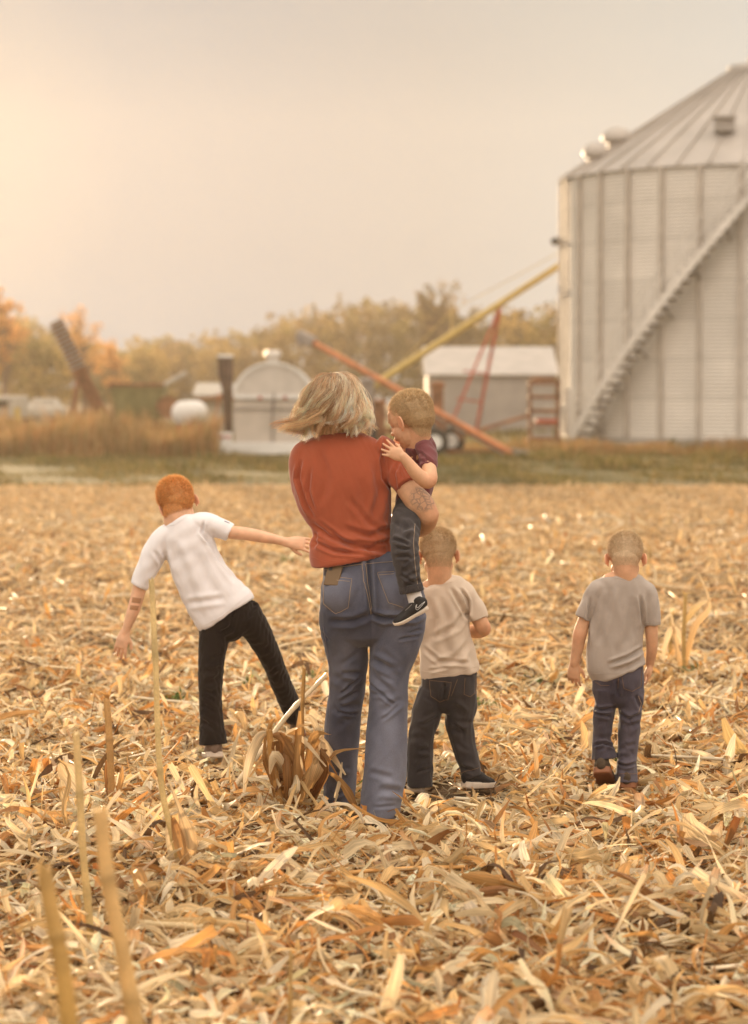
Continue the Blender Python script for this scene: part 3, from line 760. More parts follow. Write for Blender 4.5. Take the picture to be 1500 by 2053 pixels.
# green wagon
gx0, gx1 = xs_(222, 75), xs_(330, 75)
root = empty('grain_wagon', ((gx0 + gx1) / 2, 75, 0), 'faded olive green grain wagon with a rusty top rail in the weeds', 'wagon')
zt, zb = 1.74, .62
mb = MB(); mb.add([(gx0, 75, zt), (gx1, 75, zt), (gx1, 76.8, zt), (gx0, 76.8, zt), (gx0 + .15, 75.2, zb), (gx1 - .15, 75.2, zb), (gx1 - .15, 76.6, zb), (gx0 + .15, 76.6, zb)],
     [(0, 4, 5, 1), (1, 5, 6, 2), (2, 6, 7, 3), (3, 7, 4, 0), (4, 7, 6, 5), (0, 1, 2, 3)])
mb.build('box_body', greenp, root)
MB().box(((gx0 + gx1) / 2, 74.97, zt), (gx1 - gx0 + .1, .08, .09)).build('top_rail', rust, root)
MB().box(((gx0 + gx1) / 2, 75.1, zb - .05), (gx1 - gx0, .1, .07)).build('chassis_rail', yel, root)
for k in range(1, 5): MB().box((gx0 + k * (gx1 - gx0) / 5, 75.06, (zt + zb) / 2), (.05, .08, zt - zb - .1), Matrix.Rotation(math.radians(-10), 3, 'X')).build('side_rib', greenp, root)
for x in (gx0 + .3, gx1 - .3):
    w = MB().tube([(x, 75, .33), (x, 75.25, .33)], .33, 18).build('wheel', black, root)
    MB().tube([(x, 74.98, .33), (x, 75.27, .33)], .16, 12).build('rim', yel, w)
# pale auger pipe on the wagon, and its round end
MB().tube([P(330, 772, 74.6), P(374, 748, 74.6)], .08, 10).build('unload_pipe', conc, root)
MB().tube([P(336, 815, 75.0), P(336, 815, 75.6)], .34, 22).build('end_drum', rust, root)
# leaning elevator
e0, e1 = P(213, 852, 66), P(112, 644, 66)
root = empty('bale_elevator', (e0.x, 66, 0), 'rusty slatted bale elevator leaning up to the left out of the weeds', 'elevator')
d = (e1 - e0); px_ = Vector((-d.z, 0, d.x)).normalized() * .085
MB().bar(e0 - px_, e1 - px_, .05, .2).bar(e0 + px_, e1 + px_, .05, .2).box((e0 + e1) / 2 + Vector((0, .06, 0)), (d.length * .98, .02, .15), d.to_track_quat('X', 'Y').to_matrix() @ Matrix.Rotation(math.radians(90), 3, 'X')).build('rail', rust, root)
for k in range(26):
    c = e0.lerp(e1, (k + .5) / 26); MB().bar(c - px_ * (1.6 if k < 13 else 2.6) - Vector((0, .12, 0)), c + px_ * (1.6 if k < 13 else 2.6) - Vector((0, .12, 0)), .045, .05).build('slat', rust if k < 14 else gdark, root)
MB().bar(e0.lerp(e1, .55), (e0.x - 1.2, 66.8, 0), .07).bar(e0.lerp(e1, .55), (e0.x - .9, 65.6, 0), .07).build('support_leg', rust, root)
MB().tube([e0 - Vector((.0, .35, .0)), e0 + Vector((0, .35, 0))], .24, 14).build('drum', rust, root)
# white box trailer at the left edge and a small white car
root = empty('box_van', (xs_(-5, 80), 80, 0), 'pale van body cut off at the left edge of the picture', 'van')
zc = P(0, 820, 80).z
MB().box((xs_(-12, 80), 81, 1.0), (1.6, 3, .75)).build('body', conc, root, .06)
MB().box((xs_(-12, 80), 79.48, 1.12), (1.1, .04, .26)).build('window', black, root)
for x in (-.55, .55): MB().tube([(xs_(-12, 80) + x - .1, 80, .32), (xs_(-12, 80) + x + .1, 80, .32)], .32, 16).build('wheel', black, root)
MB().box((xs_(36, 79.6), 79.6, .75), (.16, .3, .5)).build('rear_light', yel, root)
root = empty('parked_car', (xs_(84, 105), 105, 0), 'small pale car roof showing over the weeds at left', 'car')
MB().box((xs_(84, 105), 106, .62), (1.5, 3.4, .5)).build('body', conc, root, .12)
MB().add([(xs_(84, 105) + x * s, 105.4 + y, z) for z, s in ((.87, .62), (1.2, .45)) for x, y in ((-1, 0), (1, 0), (1, 1.6), (-1, 1.6))],
     [(0, 1, 5, 4), (1, 2, 6, 5), (2, 3, 7, 6), (3, 0, 4, 7), (4, 5, 6, 7)]).build('cabin', conc, root, .05)
for x in (-.6, .6): MB().tube([(xs_(84, 105) + x - .1, 105, .3), (xs_(84, 105) + x + .1, 105, .3)], .3, 14).build('wheel', black, root)

# ================================================================== people
SKIN = {'fair': (.60, .36, .245), 'warm': (.58, .33, .21)}
def skin_mat(name, tattoo=None):
    m = mat(name, attr=True, rough=.55, noise=(28, .86, 1.10), spec=.35, bump=(300, .08, .002))
    p = m.node_tree.nodes['Principled BSDF']; p.inputs['Subsurface Weight'].default_value = .12
    p.inputs['Subsurface Radius'].default_value = (1, .35, .2); p.inputs['Subsurface Scale'].default_value = .01
    if tattoo is not None:   # ink lines: ((x,y,z), radius) in object space
        N = m.node_tree.nodes; L = m.node_tree.links; src = p.inputs['Base Color'].links[0].from_socket
        tc = N.new('ShaderNodeTexCoord')
        sb = N.new('ShaderNodeVectorMath'); sb.operation = 'DISTANCE'; sb.inputs[1].default_value = tattoo[0]; L.new(tc.outputs['Object'], sb.inputs[0])
        r = N.new('ShaderNodeMapRange'); r.inputs[1].default_value = tattoo[1]; r.inputs[2].default_value = tattoo[1] * .75; L.new(sb.outputs['Value'], r.inputs[0])
        v = N.new('ShaderNodeTexVoronoi'); v.feature = 'DISTANCE_TO_EDGE'; v.inputs['Scale'].default_value = 50
        nz = N.new('ShaderNodeTexNoise'); nz.inputs['Scale'].default_value = 30
        ad = N.new('ShaderNodeVectorMath'); ad.operation = 'MULTIPLY_ADD'; ad.inputs[1].default_value = (.035,) * 3
        L.new(tc.outputs['Object'], nz.inputs[0]); L.new(nz.outputs['Color'], ad.inputs[0]); L.new(tc.outputs['Object'], ad.inputs[2]); L.new(ad.outputs[0], v.inputs['Vector'])
        r2 = N.new('ShaderNodeMapRange'); r2.inputs[1].default_value = .02; r2.inputs[2].default_value = .16; r2.inputs[3].default_value = .60; r2.inputs[4].default_value = .16
        L.new(v.outputs['Distance'], r2.inputs[0])
        mu = N.new('ShaderNodeMath'); mu.operation = 'MULTIPLY'; L.new(r.outputs[0], mu.inputs[0]); L.new(r2.outputs[0], mu.inputs[1])
        mx = N.new('ShaderNodeMix'); mx.data_type = 'RGBA'; mx.inputs[7].default_value = (.10, .085, .08, 1)
        L.new(mu.outputs[0], mx.inputs[0]); L.new(src, mx.inputs[6]); L.new(mx.outputs[2], p.inputs['Base Color'])
    return m

def cloth_mat(name, col, fine=900, sheen=.25, var=.1, weave=.25, heather=0):
    m = mat(name, col, .9, noise=(14, 1 - var, 1 + var), noise2=(fine, 1 - weave * .5 - heather, 1 + weave * .5 + heather), spec=.12, bump=(700, .35, .0012), sheen=sheen)
    return m
def denim_mat(name, dark, light, fade=.5):
    m = mat(name, dark, .88, bump=(900, .4, .001), spec=.15, sheen=.15); nt = m.node_tree; N = nt.nodes; L = nt.links
    tcn = [n for n in N if n.type == 'TEX_COORD'][0]; p = N['Principled BSDF']
    mp = N.new('ShaderNodeMapping'); mp.inputs['Scale'].default_value = (1, 1, .45); L.new(tcn.outputs['Object'], mp.inputs[0])
    n1 = N.new('ShaderNodeTexNoise'); n1.inputs['Scale'].default_value = 7; n1.inputs['Detail'].default_value = 3; L.new(mp.outputs[0], n1.inputs[0])
    mp2 = N.new('ShaderNodeMapping'); mp2.inputs['Scale'].default_value = (1100, 1100, 160); L.new(tcn.outputs['Object'], mp2.inputs[0])
    n2 = N.new('ShaderNodeTexNoise'); n2.inputs['Scale'].default_value = 1; L.new(mp2.outputs[0], n2.inputs[0])
    at = N.new('ShaderNodeAttribute'); at.attribute_name = 'Col'      # worn areas and darker bands
    r1 = N.new('ShaderNodeMapRange'); r1.inputs[1].default_value = .3; r1.inputs[2].default_value = .75; r1.inputs[4].default_value = .5; L.new(n1.outputs[0], r1.inputs[0])
    r2 = N.new('ShaderNodeMapRange'); r2.inputs[1].default_value = .3; r2.inputs[2].default_value = .7; r2.inputs[3].default_value = -.14; r2.inputs[4].default_value = .14; L.new(n2.outputs[0], r2.inputs[0])
    sp_ = N.new('ShaderNodeSeparateColor'); L.new(at.outputs['Color'], sp_.inputs[0])
    a1 = N.new('ShaderNodeMath'); a1.operation = 'ADD'; L.new(r1.outputs[0], a1.inputs[0]); L.new(r2.outputs[0], a1.inputs[1])
    a2 = N.new('ShaderNodeMath'); a2.operation = 'MULTIPLY_ADD'; a2.inputs[1].default_value = fade; a2.use_clamp = True
    L.new(sp_.outputs[0], a2.inputs[0]); L.new(a1.outputs[0], a2.inputs[2])
    mx = N.new('ShaderNodeMix'); mx.data_type = 'RGBA'; mx.inputs[6].default_value = (*dark, 1); mx.inputs[7].default_value = (*light, 1)
    L.new(a2.outputs[0], mx.inputs[0]); L.new(mx.outputs[2], p.inputs['Base Color'])
    return m

class Prims:
    """overlapping shapes, later fused into one continuous skin"""
    def __init__(s, Y0): s.v = []; s.f = []; s.Y = Y0
    def add(s, v, f):
        b = len(s.v); s.v += [tuple(x) for x in v]; s.f += [tuple(i + b for i in q) for q in f]
    def tube(s, pts, n=22, smooth=4, caps=True, sup=2.0):
        """pts: (px, py, dy, a_px[, b_px])"""
        pts = [tuple(p) + ((p[3],) if len(p) == 4 else ()) for p in pts]
        a = catmull(pts, smooth) if len(pts) > 2 else np.array(pts, float)
        C = [P(r[0], r[1], s.Y + r[2]) for r in a]; k = [mpp(s.Y + r[2]) for r in a]
        v, f = rings(C, [r[3] * q for r, q in zip(a, k)], [r[4] * q for r, q in zip(a, k)], n, None, caps, sup); s.add(v, f)
    def wtube(s, pts, rs, bs=None, n=12, bref=None, caps=True):
        v, f = rings([Vector(p) for p in pts], rs, bs or rs, n, bref, caps); s.add(v, f)
    def ball(s, c, r, Mx=None, n=14, m=10):
        v = []; f = []; Mx = Mx or Matrix.Identity(3); c = Vector(c)
        for i in range(1, m):
            t = math.pi * i / m
            for k in range(n): p = 2 * math.pi * k / n; v.append(c + Mx @ Vector((r[0] * math.sin(t) * math.cos(p), r[1] * math.sin(t) * math.sin(p), r[2] * math.cos(t))))
        top = len(v); v.append(c + Mx @ Vector((0, 0, r[2]))); v.append(c + Mx @ Vector((0, 0, -r[2])))
        for i in range(m - 2):
            for k in range(n): f.append((i * n + k, (i + 1) * n + k, (i + 1) * n + (k + 1) % n, i * n + (k + 1) % n))
        for k in range(n): f.append((top, k, (k + 1) % n)); f.append((top + 1, (m - 2) * n + (k + 1) % n, (m - 2) * n + k))
        s.add(v, f)
    def pball(s, px, py, dy, r, rb=None):
        k = mpp(s.Y + dy); s.ball(P(px, py, s.Y + dy), (r * k, (rb or r) * k, r * k))
    def hand(s, wrist, d, nrm, L_, curl=.35, thumb=1, spread=.16, th_open=.6):
        w = Vector(wrist); d = Vector(d).normalized(); nrm = Vector(nrm); nrm = (nrm - d * nrm.dot(d)).normalized()
        t = d.cross(nrm) * thumb
        kn = w + d * L_ * .50
        s.wtube([w - d * L_ * .10, w + d * L_ * .06, w + d * L_ * .28, kn], [L_ * .16, L_ * .19, L_ * .245, L_ * .235], [L_ * .12, L_ * .12, L_ * .125, L_ * .09], bref=nrm)
        fr = L_ * .058
        for i, (off, ln) in enumerate([(.18, .43), (.062, .49), (-.058, .45), (-.17, .35)]):
            b = kn + t * L_ * off * .95 - d * L_ * .04; dd = (d + t * spread * off * 6).normalized()
            pts = [b]; rs = [fr * 1.05]; ang = curl * (.5 + .16 * i)
            for j, seg in enumerate((.45, .32, .26)):
                q = math.cos(ang) * dd + math.sin(ang) * nrm
                pts.append(pts[-1] + q * ln * L_ * seg); rs.append(fr * (1 - .1 * (j + 1))); ang += curl * (.9 + .15 * i)
            s.wtube(pts, rs, n=10)
        b = w + d * L_ * .14 + t * L_ * .13 + nrm * L_ * .03
        dd = (d * .75 + t * th_open + nrm * .35).normalized()
        s.wtube([b, b + dd * L_ * .22, b + (dd + d * .35).normalized() * L_ * .42], [fr * 1.5, fr * 1.15, fr * .85], n=10)
    def head(s, c, H, fwd, up, ears=True, jaw=1.0):
        f_ = Vector(fwd).normalized(); u = Vector(up); u = (u - f_ * u.dot(f_)).normalized(); r = f_.cross(u)
        R = Matrix((r, f_, u)).transposed(); c = Vector(c)
        def b(p, rad, rot=None): s.ball(c + R @ (Vector(p) * H), [q * H for q in rad], R if rot is None else R @ rot)
        b((0, -.055, .13), (.345, .415, .365)); b((0, -.17, .03), (.30, .28, .30)); b((0, .06, .10), (.325, .345, .33))
        b((0, .10, -.16), (.265, .27, .31)); b((0, .18, -.35), (.14, .16, .12)); b((.14, .17, -.17), (.14, .15, .16)); b((-.14, .17, -.17), (.14, .15, .16))
        b((0, -.08, -.22), (.21, .2, .25))
        b((0, .335, .07), (.20, .06, .055)); b((0, .39, -.08), (.035, .055, .085)); b((0, .435, -.125), (.045, .045, .035)); b((.035, .405, -.135), (.03, .03, .025)); b((-.035, .405, -.135), (.03, .03, .025))
        b((0, .375, -.215), (.08, .035, .022)); b((0, .37, -.255), (.07, .035, .025)); b((0, .34, -.235), (.11, .06, .05)); b((0, .335, -.385), (.07, .06, .05))
        if ears:
            for sg in (-1, 1):
                rot = Matrix.Rotation(sg * .50, 3, 'Z') @ Matrix.Rotation(-.12, 3, 'X')
                b((sg * .355, -.015, -.05), (.022, .065, .115), rot)
                # raised rim of the ear
                pts = []; 
                for k in range(11):
                    a = math.radians(-150 + k * 27)
                    pts.append(c + R @ ((Vector((sg * .358, -.02, -.045)) + rot @ Vector((sg * .012, -.065 * math.cos(a + 1.4) * 1.05, .115 * math.sin(a + 1.4) * 1.02))) * H))
                s.wtube(pts, [.020 * H] * len(pts), n=8)
                b((sg * .345, .0, -.155), (.022, .035, .035))
        return (c, R, H)
    def fuse(s, name, material, root, voxel=.004, smooth=4, post=None, attr=None, sfac=.5):
        me = bpy.data.meshes.new(name); me.from_pydata(s.v, [], s.f); me.update()
        o = bpy.data.objects.new('tmp', me); COL.objects.link(o)
        r = o.modifiers.new('r', 'REMESH'); r.mode = 'VOXEL'; r.voxel_size = voxel; r.adaptivity = 0
        if smooth: m_ = o.modifiers.new('s', 'SMOOTH'); m_.factor = sfac; m_.iterations = smooth
        bpy.context.view_layer.update()
        dg = bpy.context.evaluated_depsgraph_get(); ev = o.evaluated_get(dg); em = ev.to_mesh()
        nv = len(em.vertices); V = np.empty(nv * 3, np.float32); em.vertices.foreach_get('co', V); V = V.reshape(-1, 3).astype(float)
        Nn = np.empty(nv * 3, np.float32); em.vertices.foreach_get('normal', Nn); Nn = Nn.reshape(-1, 3).astype(float)
        nl = len(em.loops); li = np.empty(nl, np.int32); em.loops.foreach_get('vertex_index', li)
        Q = li.reshape(-1, 4) if nl == 4 * len(em.polygons) else np.array([tuple(p.vertices) + ((p.vertices[0],) if len(p.vertices) == 3 else ()) for p in em.polygons])
        ev.to_mesh_clear(); bpy.data.objects.remove(o)
        if post is not None: V = post(V, Nn)
        col = attr(V, Nn) if attr is not None else None
        ob = np_mesh(name, V, Q, material, root, col=col)
        return ob, V, Nn, Q

def seg_dist(px, py, poly):
    """distance to a pixel polyline"""
    best = np.full(len(px), 1e9)
    for (x0, y0), (x1, y1) in zip(poly[:-1], poly[1:]):
        dx, dy = x1 - x0, y1 - y0; L2 = dx * dx + dy * dy + 1e-9
        t = np.clip(((px - x0) * dx + (py - y0) * dy) / L2, 0, 1)
        best = np.minimum(best, np.hypot(px - x0 - t * dx, py - y0 - t * dy))
    return best
def end_fade(px, py, poly):
    (x0, y0), (x1, y1) = poly[0], poly[-1]; Ln = math.hypot(x1 - x0, y1 - y0)
    t = ((px - x0) * (x1 - x0) + (py - y0) * (y1 - y0)) / Ln ** 2
    return np.clip(np.minimum(t, 1 - t) * 5 + .25, 0, 1)
def folds(creases, general=.0012, fq=26, seed=0, stretch=(1, 1, .45)):
    """cloth folds: (polyline px, width px, depth m) valleys with raised shoulders, on both sides a little noise"""
    r = np.random.default_rng(seed)
    def f(V, Nn):
        px, py = proj(V); d = np.zeros(len(V)); face = np.clip(.25 - Nn[:, 1], 0, 1)
        for c in creases:
            pl, w, dep = c[:3]; q = seg_dist(px, py, pl) / w
            d += 2.0 * (-dep * np.exp(-q ** 2) + dep * .65 * np.exp(-((q - 1.8) / .9) ** 2)) * end_fade(px, py, pl) * face
        for k in range(7):
            w = r.normal(0, 1, 3) * fq * (1 + k * .45) * np.array(stretch)
            d += 1.9 * general / (1 + k * .35) * np.sin(V @ w + r.uniform(0, 6.28) + 1.5 * np.sin(V @ (w[[1, 2, 0]] * .4)))
        return V + Nn * d[:, None]
    return f
def legfolds(cl, widths, n, depth, seed, ylo=None):
    """zigzag bunching folds along a leg: cl = centre line px, widths px"""
    r = np.random.default_rng(seed); o = []
    for k in range(n):
        t = (k + r.uniform(.1, .9)) / n * (len(cl) - 1); i = min(int(t), len(cl) - 2); u = t - i
        x = cl[i][0] * (1 - u) + cl[i + 1][0] * u; y = cl[i][1] * (1 - u) + cl[i + 1][1] * u; w = widths[i] * (1 - u) + widths[i + 1] * u
        sg = r.choice([-1, 1]); sl = r.uniform(-.15, .95) * sg
        x0 = x - w * r.uniform(.5, 1.05) * (1 if sg > 0 else .4); x1 = x + w * r.uniform(.5, 1.05) * (.4 if sg > 0 else 1)
        o.append(([(x0, y - (x - x0) * sl), (x, y + r.uniform(-3, 3)), (x1, y + (x1 - x) * sl)], r.uniform(2.6, 7), depth * r.uniform(.25, 1.1)))
    return o

def bvh(V, Q): return BVHTree.FromPolygons([tuple(v) for v in V], [tuple(q) for q in Q])
def shoot(tree_, px, py):
    o = Vector((0, 0, CAMH)); d = (P(px, py, 10) - o).normalized()
    h = tree_.ray_cast(o, d); return h[0], h[1], d
def seams(name, tree_, lines, r, material, root, lift=.0006, step=4):
    """stitching / piping laid on the cloth"""
    for ln in lines:
        pts = []
        for (a, b) in zip(ln[:-1], ln[1:]):
            n = max(1, int(math.hypot(b[0] - a[0], b[1] - a[1]) / step))
            for k in range(n): pts.append((a[0] + (b[0] - a[0]) * k / n, a[1] + (b[1] - a[1]) * k / n))
        pts.append(ln[-1]); w = []
        for p in pts:
            h, nn, d = shoot(tree_, *p)
            if h is not None and (not w or (h - w[-1]).length < .05): w.append(h + nn * lift)
        if len(w) > 1: MB().tube(w, r, 6).build(name, material, root)
def patch(name, tree_, poly, material, root, lift=.002, n=14):
    """cloth patch (pocket) following the surface, poly = 4 corner px (tl,tr,br,bl) + optional sag of the lower edge"""
    tl, tr, br, bl = [np.array(p, float) for p in poly[:4]]; sag = poly[4] if len(poly) > 4 else 0
    G = []; ok = True
    for i in range(n + 1):
        for j in range(n + 1):
            u, v = j / n, i / n
            p = (tl * (1 - u) + tr * u) * (1 - v) + (bl * (1 - u) + br * u) * v
            p[1] += sag * (1 - abs(2 * u - 1)) * max(0, v - .6) / .4
            h, nn, d = shoot(tree_, *p)
            if h is None: return None
            e = lift * min(1, min(i, n - i, j, n - j) * 1.2 + .35); G.append(h + nn * e)
    f = [(i * (n + 1) + j, (i + 1) * (n + 1) + j, (i + 1) * (n + 1) + j + 1, i * (n + 1) + j + 1) for i in range(n) for j in range(n)]
    V = G + [g + Vector((0, .006, 0)) for g in G]; m = (n + 1) ** 2
    f += [(q[3] + m, q[2] + m, q[1] + m, q[0] + m) for q in f]
    rim = [j for j in range(n + 1)] + [i * (n + 1) + n for i in range(1, n + 1)] + [n * (n + 1) + j for j in range(n - 1, -1, -1)] + [i * (n + 1) for i in range(n - 1, 0, -1)]
    f += [(rim[k], rim[(k + 1) % len(rim)], rim[(k + 1) % len(rim)] + m, rim[k] + m) for k in range(len(rim))]
    o = MB().add(V, f).build(name, material, root)
    a = o.data.color_attributes.new('Col', 'FLOAT_COLOR', 'POINT'); a.data.foreach_set('color', np.tile([.25, .25, .25, 1.], len(V)))
    return o

def skin_attr(base, heads, pink=()):
    def f(V, Nn):
        c = np.tile(np.array(base), (len(V), 1))
        for (cc, R, H) in heads:
            loc = (V - np.array(cc)) @ np.array(R) / H
            ear = np.exp(-(((np.abs(loc[:, 0]) - .38) / .05) ** 2 + ((loc[:, 1] + .02) / .1) ** 2 + ((loc[:, 2] + .06) / .14) ** 2))
            chk = np.exp(-(((np.abs(loc[:, 0]) - .2) / .1) ** 2 + ((loc[:, 1] - .26) / .14) ** 2 + ((loc[:, 2] + .14) / .1) ** 2))
            lip = np.exp(-((loc[:, 0] / .08) ** 2 + ((loc[:, 1] - .39) / .05) ** 2 + ((loc[:, 2] + .235) / .035) ** 2))
            brow = np.exp(-(((np.abs(loc[:, 0]) - .14) / .07) ** 2 + ((loc[:, 1] - .36) / .08) ** 2 + ((loc[:, 2] - .085) / .018) ** 2))
            eye = np.exp(-(((np.abs(loc[:, 0]) - .125) / .045) ** 4 + ((loc[:, 1] - .34) / .08) ** 2 + ((loc[:, 2]) / .022) ** 4))
            k = np.clip(ear * .8 + chk * .35 + lip, 0, 1)[:, None]
            c = c * (1 - k) + np.array(base) * np.array([1.02, .72, .66]) * k
            k = np.clip(brow * .7 + eye * .8, 0, 1)[:, None]; c = c * (1 - k) + np.array([.12, .07, .04]) * k
        for (p, rad) in pink:
            k = (np.exp(-(np.linalg.norm(V - np.array(p), axis=1) / rad) ** 2) * .4)[:, None]
            c = c * (1 - k) + np.array(base) * np.array([1.02, .68, .64]) * k
        return c
    return f

HL_Y = [-.6, -.2, -.06, .03, .09, .16, .30, .6]
def buzz(root, V, Nn, Q, head, cols, thick=.012, fuzz=9000, ln=.009, line=(-.30, -.27, -.17, .03, -.04, .10, .23, .30), fade=.10, messy=.3):
    """close-cropped hair: a thin cap above the hairline plus thousands of short hairs"""
    c, R, H = head; loc = (V - np.array(c)) @ np.array(R) / H
    inb = (np.linalg.norm(loc, axis=1) < .82) & (loc[:, 1] < .5) & ~((np.abs(loc[:, 0]) > .352) & (loc[:, 2] < .085) & (np.abs(loc[:, 1] + .01) < .13))
    hl = np.interp(loc[:, 1], HL_Y, line); k = (loc[:, 2] - hl) * inb
    sel = (k > 0) & inb
    F_ = Q[sel[Q].all(1)]
    idx = np.unique(F_); mp_ = -np.ones(len(V), int); mp_[idx] = np.arange(len(idx))
    amt = np.clip(k[idx] / fade, 0, 1); amt = amt * amt * (3 - 2 * amt)
    lc = loc[idx]
    top = np.clip((lc[:, 2] - .05) / .35, 0, 1)
    th = (thick * (.35 + .65 * top)) * amt - .001 * (1 - amt)
    Vh = V[idx] + Nn[idx] * th[:, None]
    c1, c2 = np.array(cols[0]), np.array(cols[1])
    sk = np.array(cols[2])
    mixf = np.clip(.25 + .75 * top + .12 * np.sin(lc @ np.array([5, 9, 7.])), 0, 1)[:, None]
    cc = c1 * mixf + c2 * (1 - mixf); cc = sk * (1 - amt[:, None]) * .6 + cc * (.4 + .6 * amt[:, None]) if False else cc * amt[:, None] + sk * (1 - amt[:, None])
    ob = np_mesh('hair', Vh, mp_[F_], M['hairm'], root, col=cc)
    # single hairs
    r = np.random.default_rng(5); wgt = amt + .02; pick = r.choice(len(idx), fuzz, p=wgt / wgt.sum())
    b = Vh[pick]; nn = Nn[idx][pick]; t = top[pick]
    down = np.array(R) @ np.array([0, .2, -1.]); swirl = nn * 1.0 + down * (.55 * (1 - t))[:, None] + r.normal(0, messy, (fuzz, 3))
    swirl /= np.linalg.norm(swirl, axis=1)[:, None]
    l = ln * (.45 + .75 * t) * r.uniform(.5, 1.25, fuzz); s_ = np.cross(swirl, r.normal(0, 1, (fuzz, 3))); s_ /= np.linalg.norm(s_, axis=1)[:, None]
    w = .0007
    T_ = np.stack([b - s_ * w - nn * .001, b + s_ * w - nn * .001, b + swirl * l[:, None]], 1).reshape(-1, 3)
    tc_ = np.repeat(cc[pick] * r.uniform(.68, 1.32, (fuzz, 1)), 3, 0)
    np_mesh('stubble', T_, np.zeros((0, 4)), M['hairm'], ob, col=np.clip(tc_ * 1.1, 0, 1), T=np.arange(len(T_)).reshape(-1, 3), smooth=False)
    return ob
M['hairw'] = mat('long_hair', attr=True, rough=.4, transl=.12, spec=.55)
M['hairm'] = mat('hair', attr=True, rough=.45, transl=.08, spec=.4, noise=(160, .85, 1.12))

def shoe(root, heel, toe, up, L_, m_up, m_sole, extra=None, sole_t=.055, lace=None, wid=1, hgt=1):
    """shoe from heel point to toe point (bottom of the sole)"""
    h = Vector(heel); d = (Vector(toe) - h).normalized(); u = Vector(up); u = (u - d * u.dot(d)).normalized(); s = d.cross(u)
    p = Prims(9)
    def q(x, y, z): return h + (d * x + s * y * wid + u * z * hgt) * L_
    p.wtube([q(.03, 0, .20), q(.12, 0, .22), q(.3, 0, .21), q(.48, .0, .17), q(.66, .01, .125), q(.84, .01, .10), q(.95, 0, .085)],
            [k_ * L_ * wid for k_ in (.10, .145, .15, .155, .175, .16, .10)], [k_ * L_ * hgt for k_ in (.15, .19, .185, .15, .11, .08, .05)], bref=u, n=18)
    p.wtube([q(.16, 0, .2), q(.17, 0, .30), q(.17, 0, .35)], [.13 * L_ * wid, .125 * L_ * wid, .135 * L_ * wid], [.15 * L_, .14 * L_, .15 * L_], bref=d)
    ob, V, Nn, Q = p.fuse('shoe', m_up, root, .0035, 3)
    sp = Prims(9)
    xs = [.0, .06, .2, .42, .6, .78, .93, 1.0]; ws = [.09, .15, .17, .15, .175, .19, .14, .07]
    n = len(xs); v = []; f = []
    ring = [(x, w) for x, w in zip(xs, ws)]
    outl = [(x, -w) for x, w in ring] + [(x, w) for x, w in reversed(ring)]
    for z, gr in ((-.01, .96), (.02, 1.03), (sole_t + .03, 1.0)):
        for x, y in outl: v.append(q(.5 + (x - .5) * gr, y * gr, z + (.05 * max(0, x - .75) if z < .03 else .03 * max(0, x - .7) + (.03 if x < .2 and z > .03 else 0))))
    m = len(outl)
    for k in range(2):
        for i in range(m): f.append((k * m + i, k * m + (i + 1) % m, (k + 1) * m + (i + 1) % m, (k + 1) * m + i))
    f.append(tuple(range(m - 1, -1, -1))); f.append(tuple(range(2 * m, 3 * m)))
    so = MB().add(v, f).build('sole', m_sole, ob, .002)
    if lace:
        mb = MB()
        for k in range(4): x = .36 + k * .085; z = .36 - k * .06; mb.tube([q(x, -.075, z - .02), q(x + .02, 0, z + .008), q(x, .075, z - .02)], .0025, 6)
        mb.build('lace', lace, ob)
    return ob, q

def sleeve_band(prims, pts, **k): prims.tube(pts, **k)

# ------------------------------------------------------------------ woman
Y0 = 9.0
sk_w = None
root = empty('person', P(740, 1640, Y0), 'blond woman in a rust red t-shirt and blue flared jeans carrying a toddler', 'person', 'family walking across the cornfield')
base = Vector(root['_o'])
b = Prims(Y0)
hd = b.head(P(673, 818, Y0 + .02), .222, (-.12, 1, -.06), (-.02, 0, 1))
b.tube([(676, 850, .0, 27, 27), (680, 880, .0, 29, 28), (686, 900, .02, 40, 32)])
b.tube([(686, 900, .02, 74, 36), (687, 940, .03, 86, 48), (692, 1000, .03, 72, 46), (705, 1060, .03, 60, 42), (712, 1110, .02, 66, 46), (740, 1190, 0, 90, 56)])
b.tube([(768, 905, 0, 25), (795, 945, -.015, 23), (822, 985, -.06, 24, 24), (844, 1012, -.085, 27, 26), (858, 1032, -.09, 23, 22)])
b.tube([(858, 1034, -.09, 22), (852, 1052, -.02, 20), (832, 1062, .10, 17), (806, 1066, .18, 12)])
b.hand(P(800, 1067, Y0 + .19), (-1, .3, .1), (0, -.3, 1), .17, .5, 1)
b.tube([(606, 925, .01, 24), (608, 970, .03, 23), (632, 1028, .07, 21)])
b.tube([(632, 1028, .07, 20), (668, 1010, .24, 17), (700, 985, .32, 11)])
b.hand(P(703, 983, Y0 + .33), (1, .1, .35), (0, -1, 0), .17, .4, 1)
b.tube([(695, 1210, .03, 42), (696, 1350, .1, 30), (690, 1450, .16, 28), (685, 1590, .26, 20), (688, 1608, .24, 20)])
b.tube([(795, 1210, .0, 42), (782, 1350, -.0, 32), (776, 1450, -.03, 28), (768, 1600, -.03, 20), (768, 1622, -.05, 20)])
tat = P(850, 998, Y0 - .12)
SKT = (.60, .345, .20)
M['skin_w'] = skin_mat('skin_woman', (tuple(tat - base), .058))
elb = P(868, 1030, Y0 - .09)
b.fuse('body', M['skin_w'], root, .0038, 3, attr=skin_attr(SKT, [hd], [(tuple(elb), .05)]))
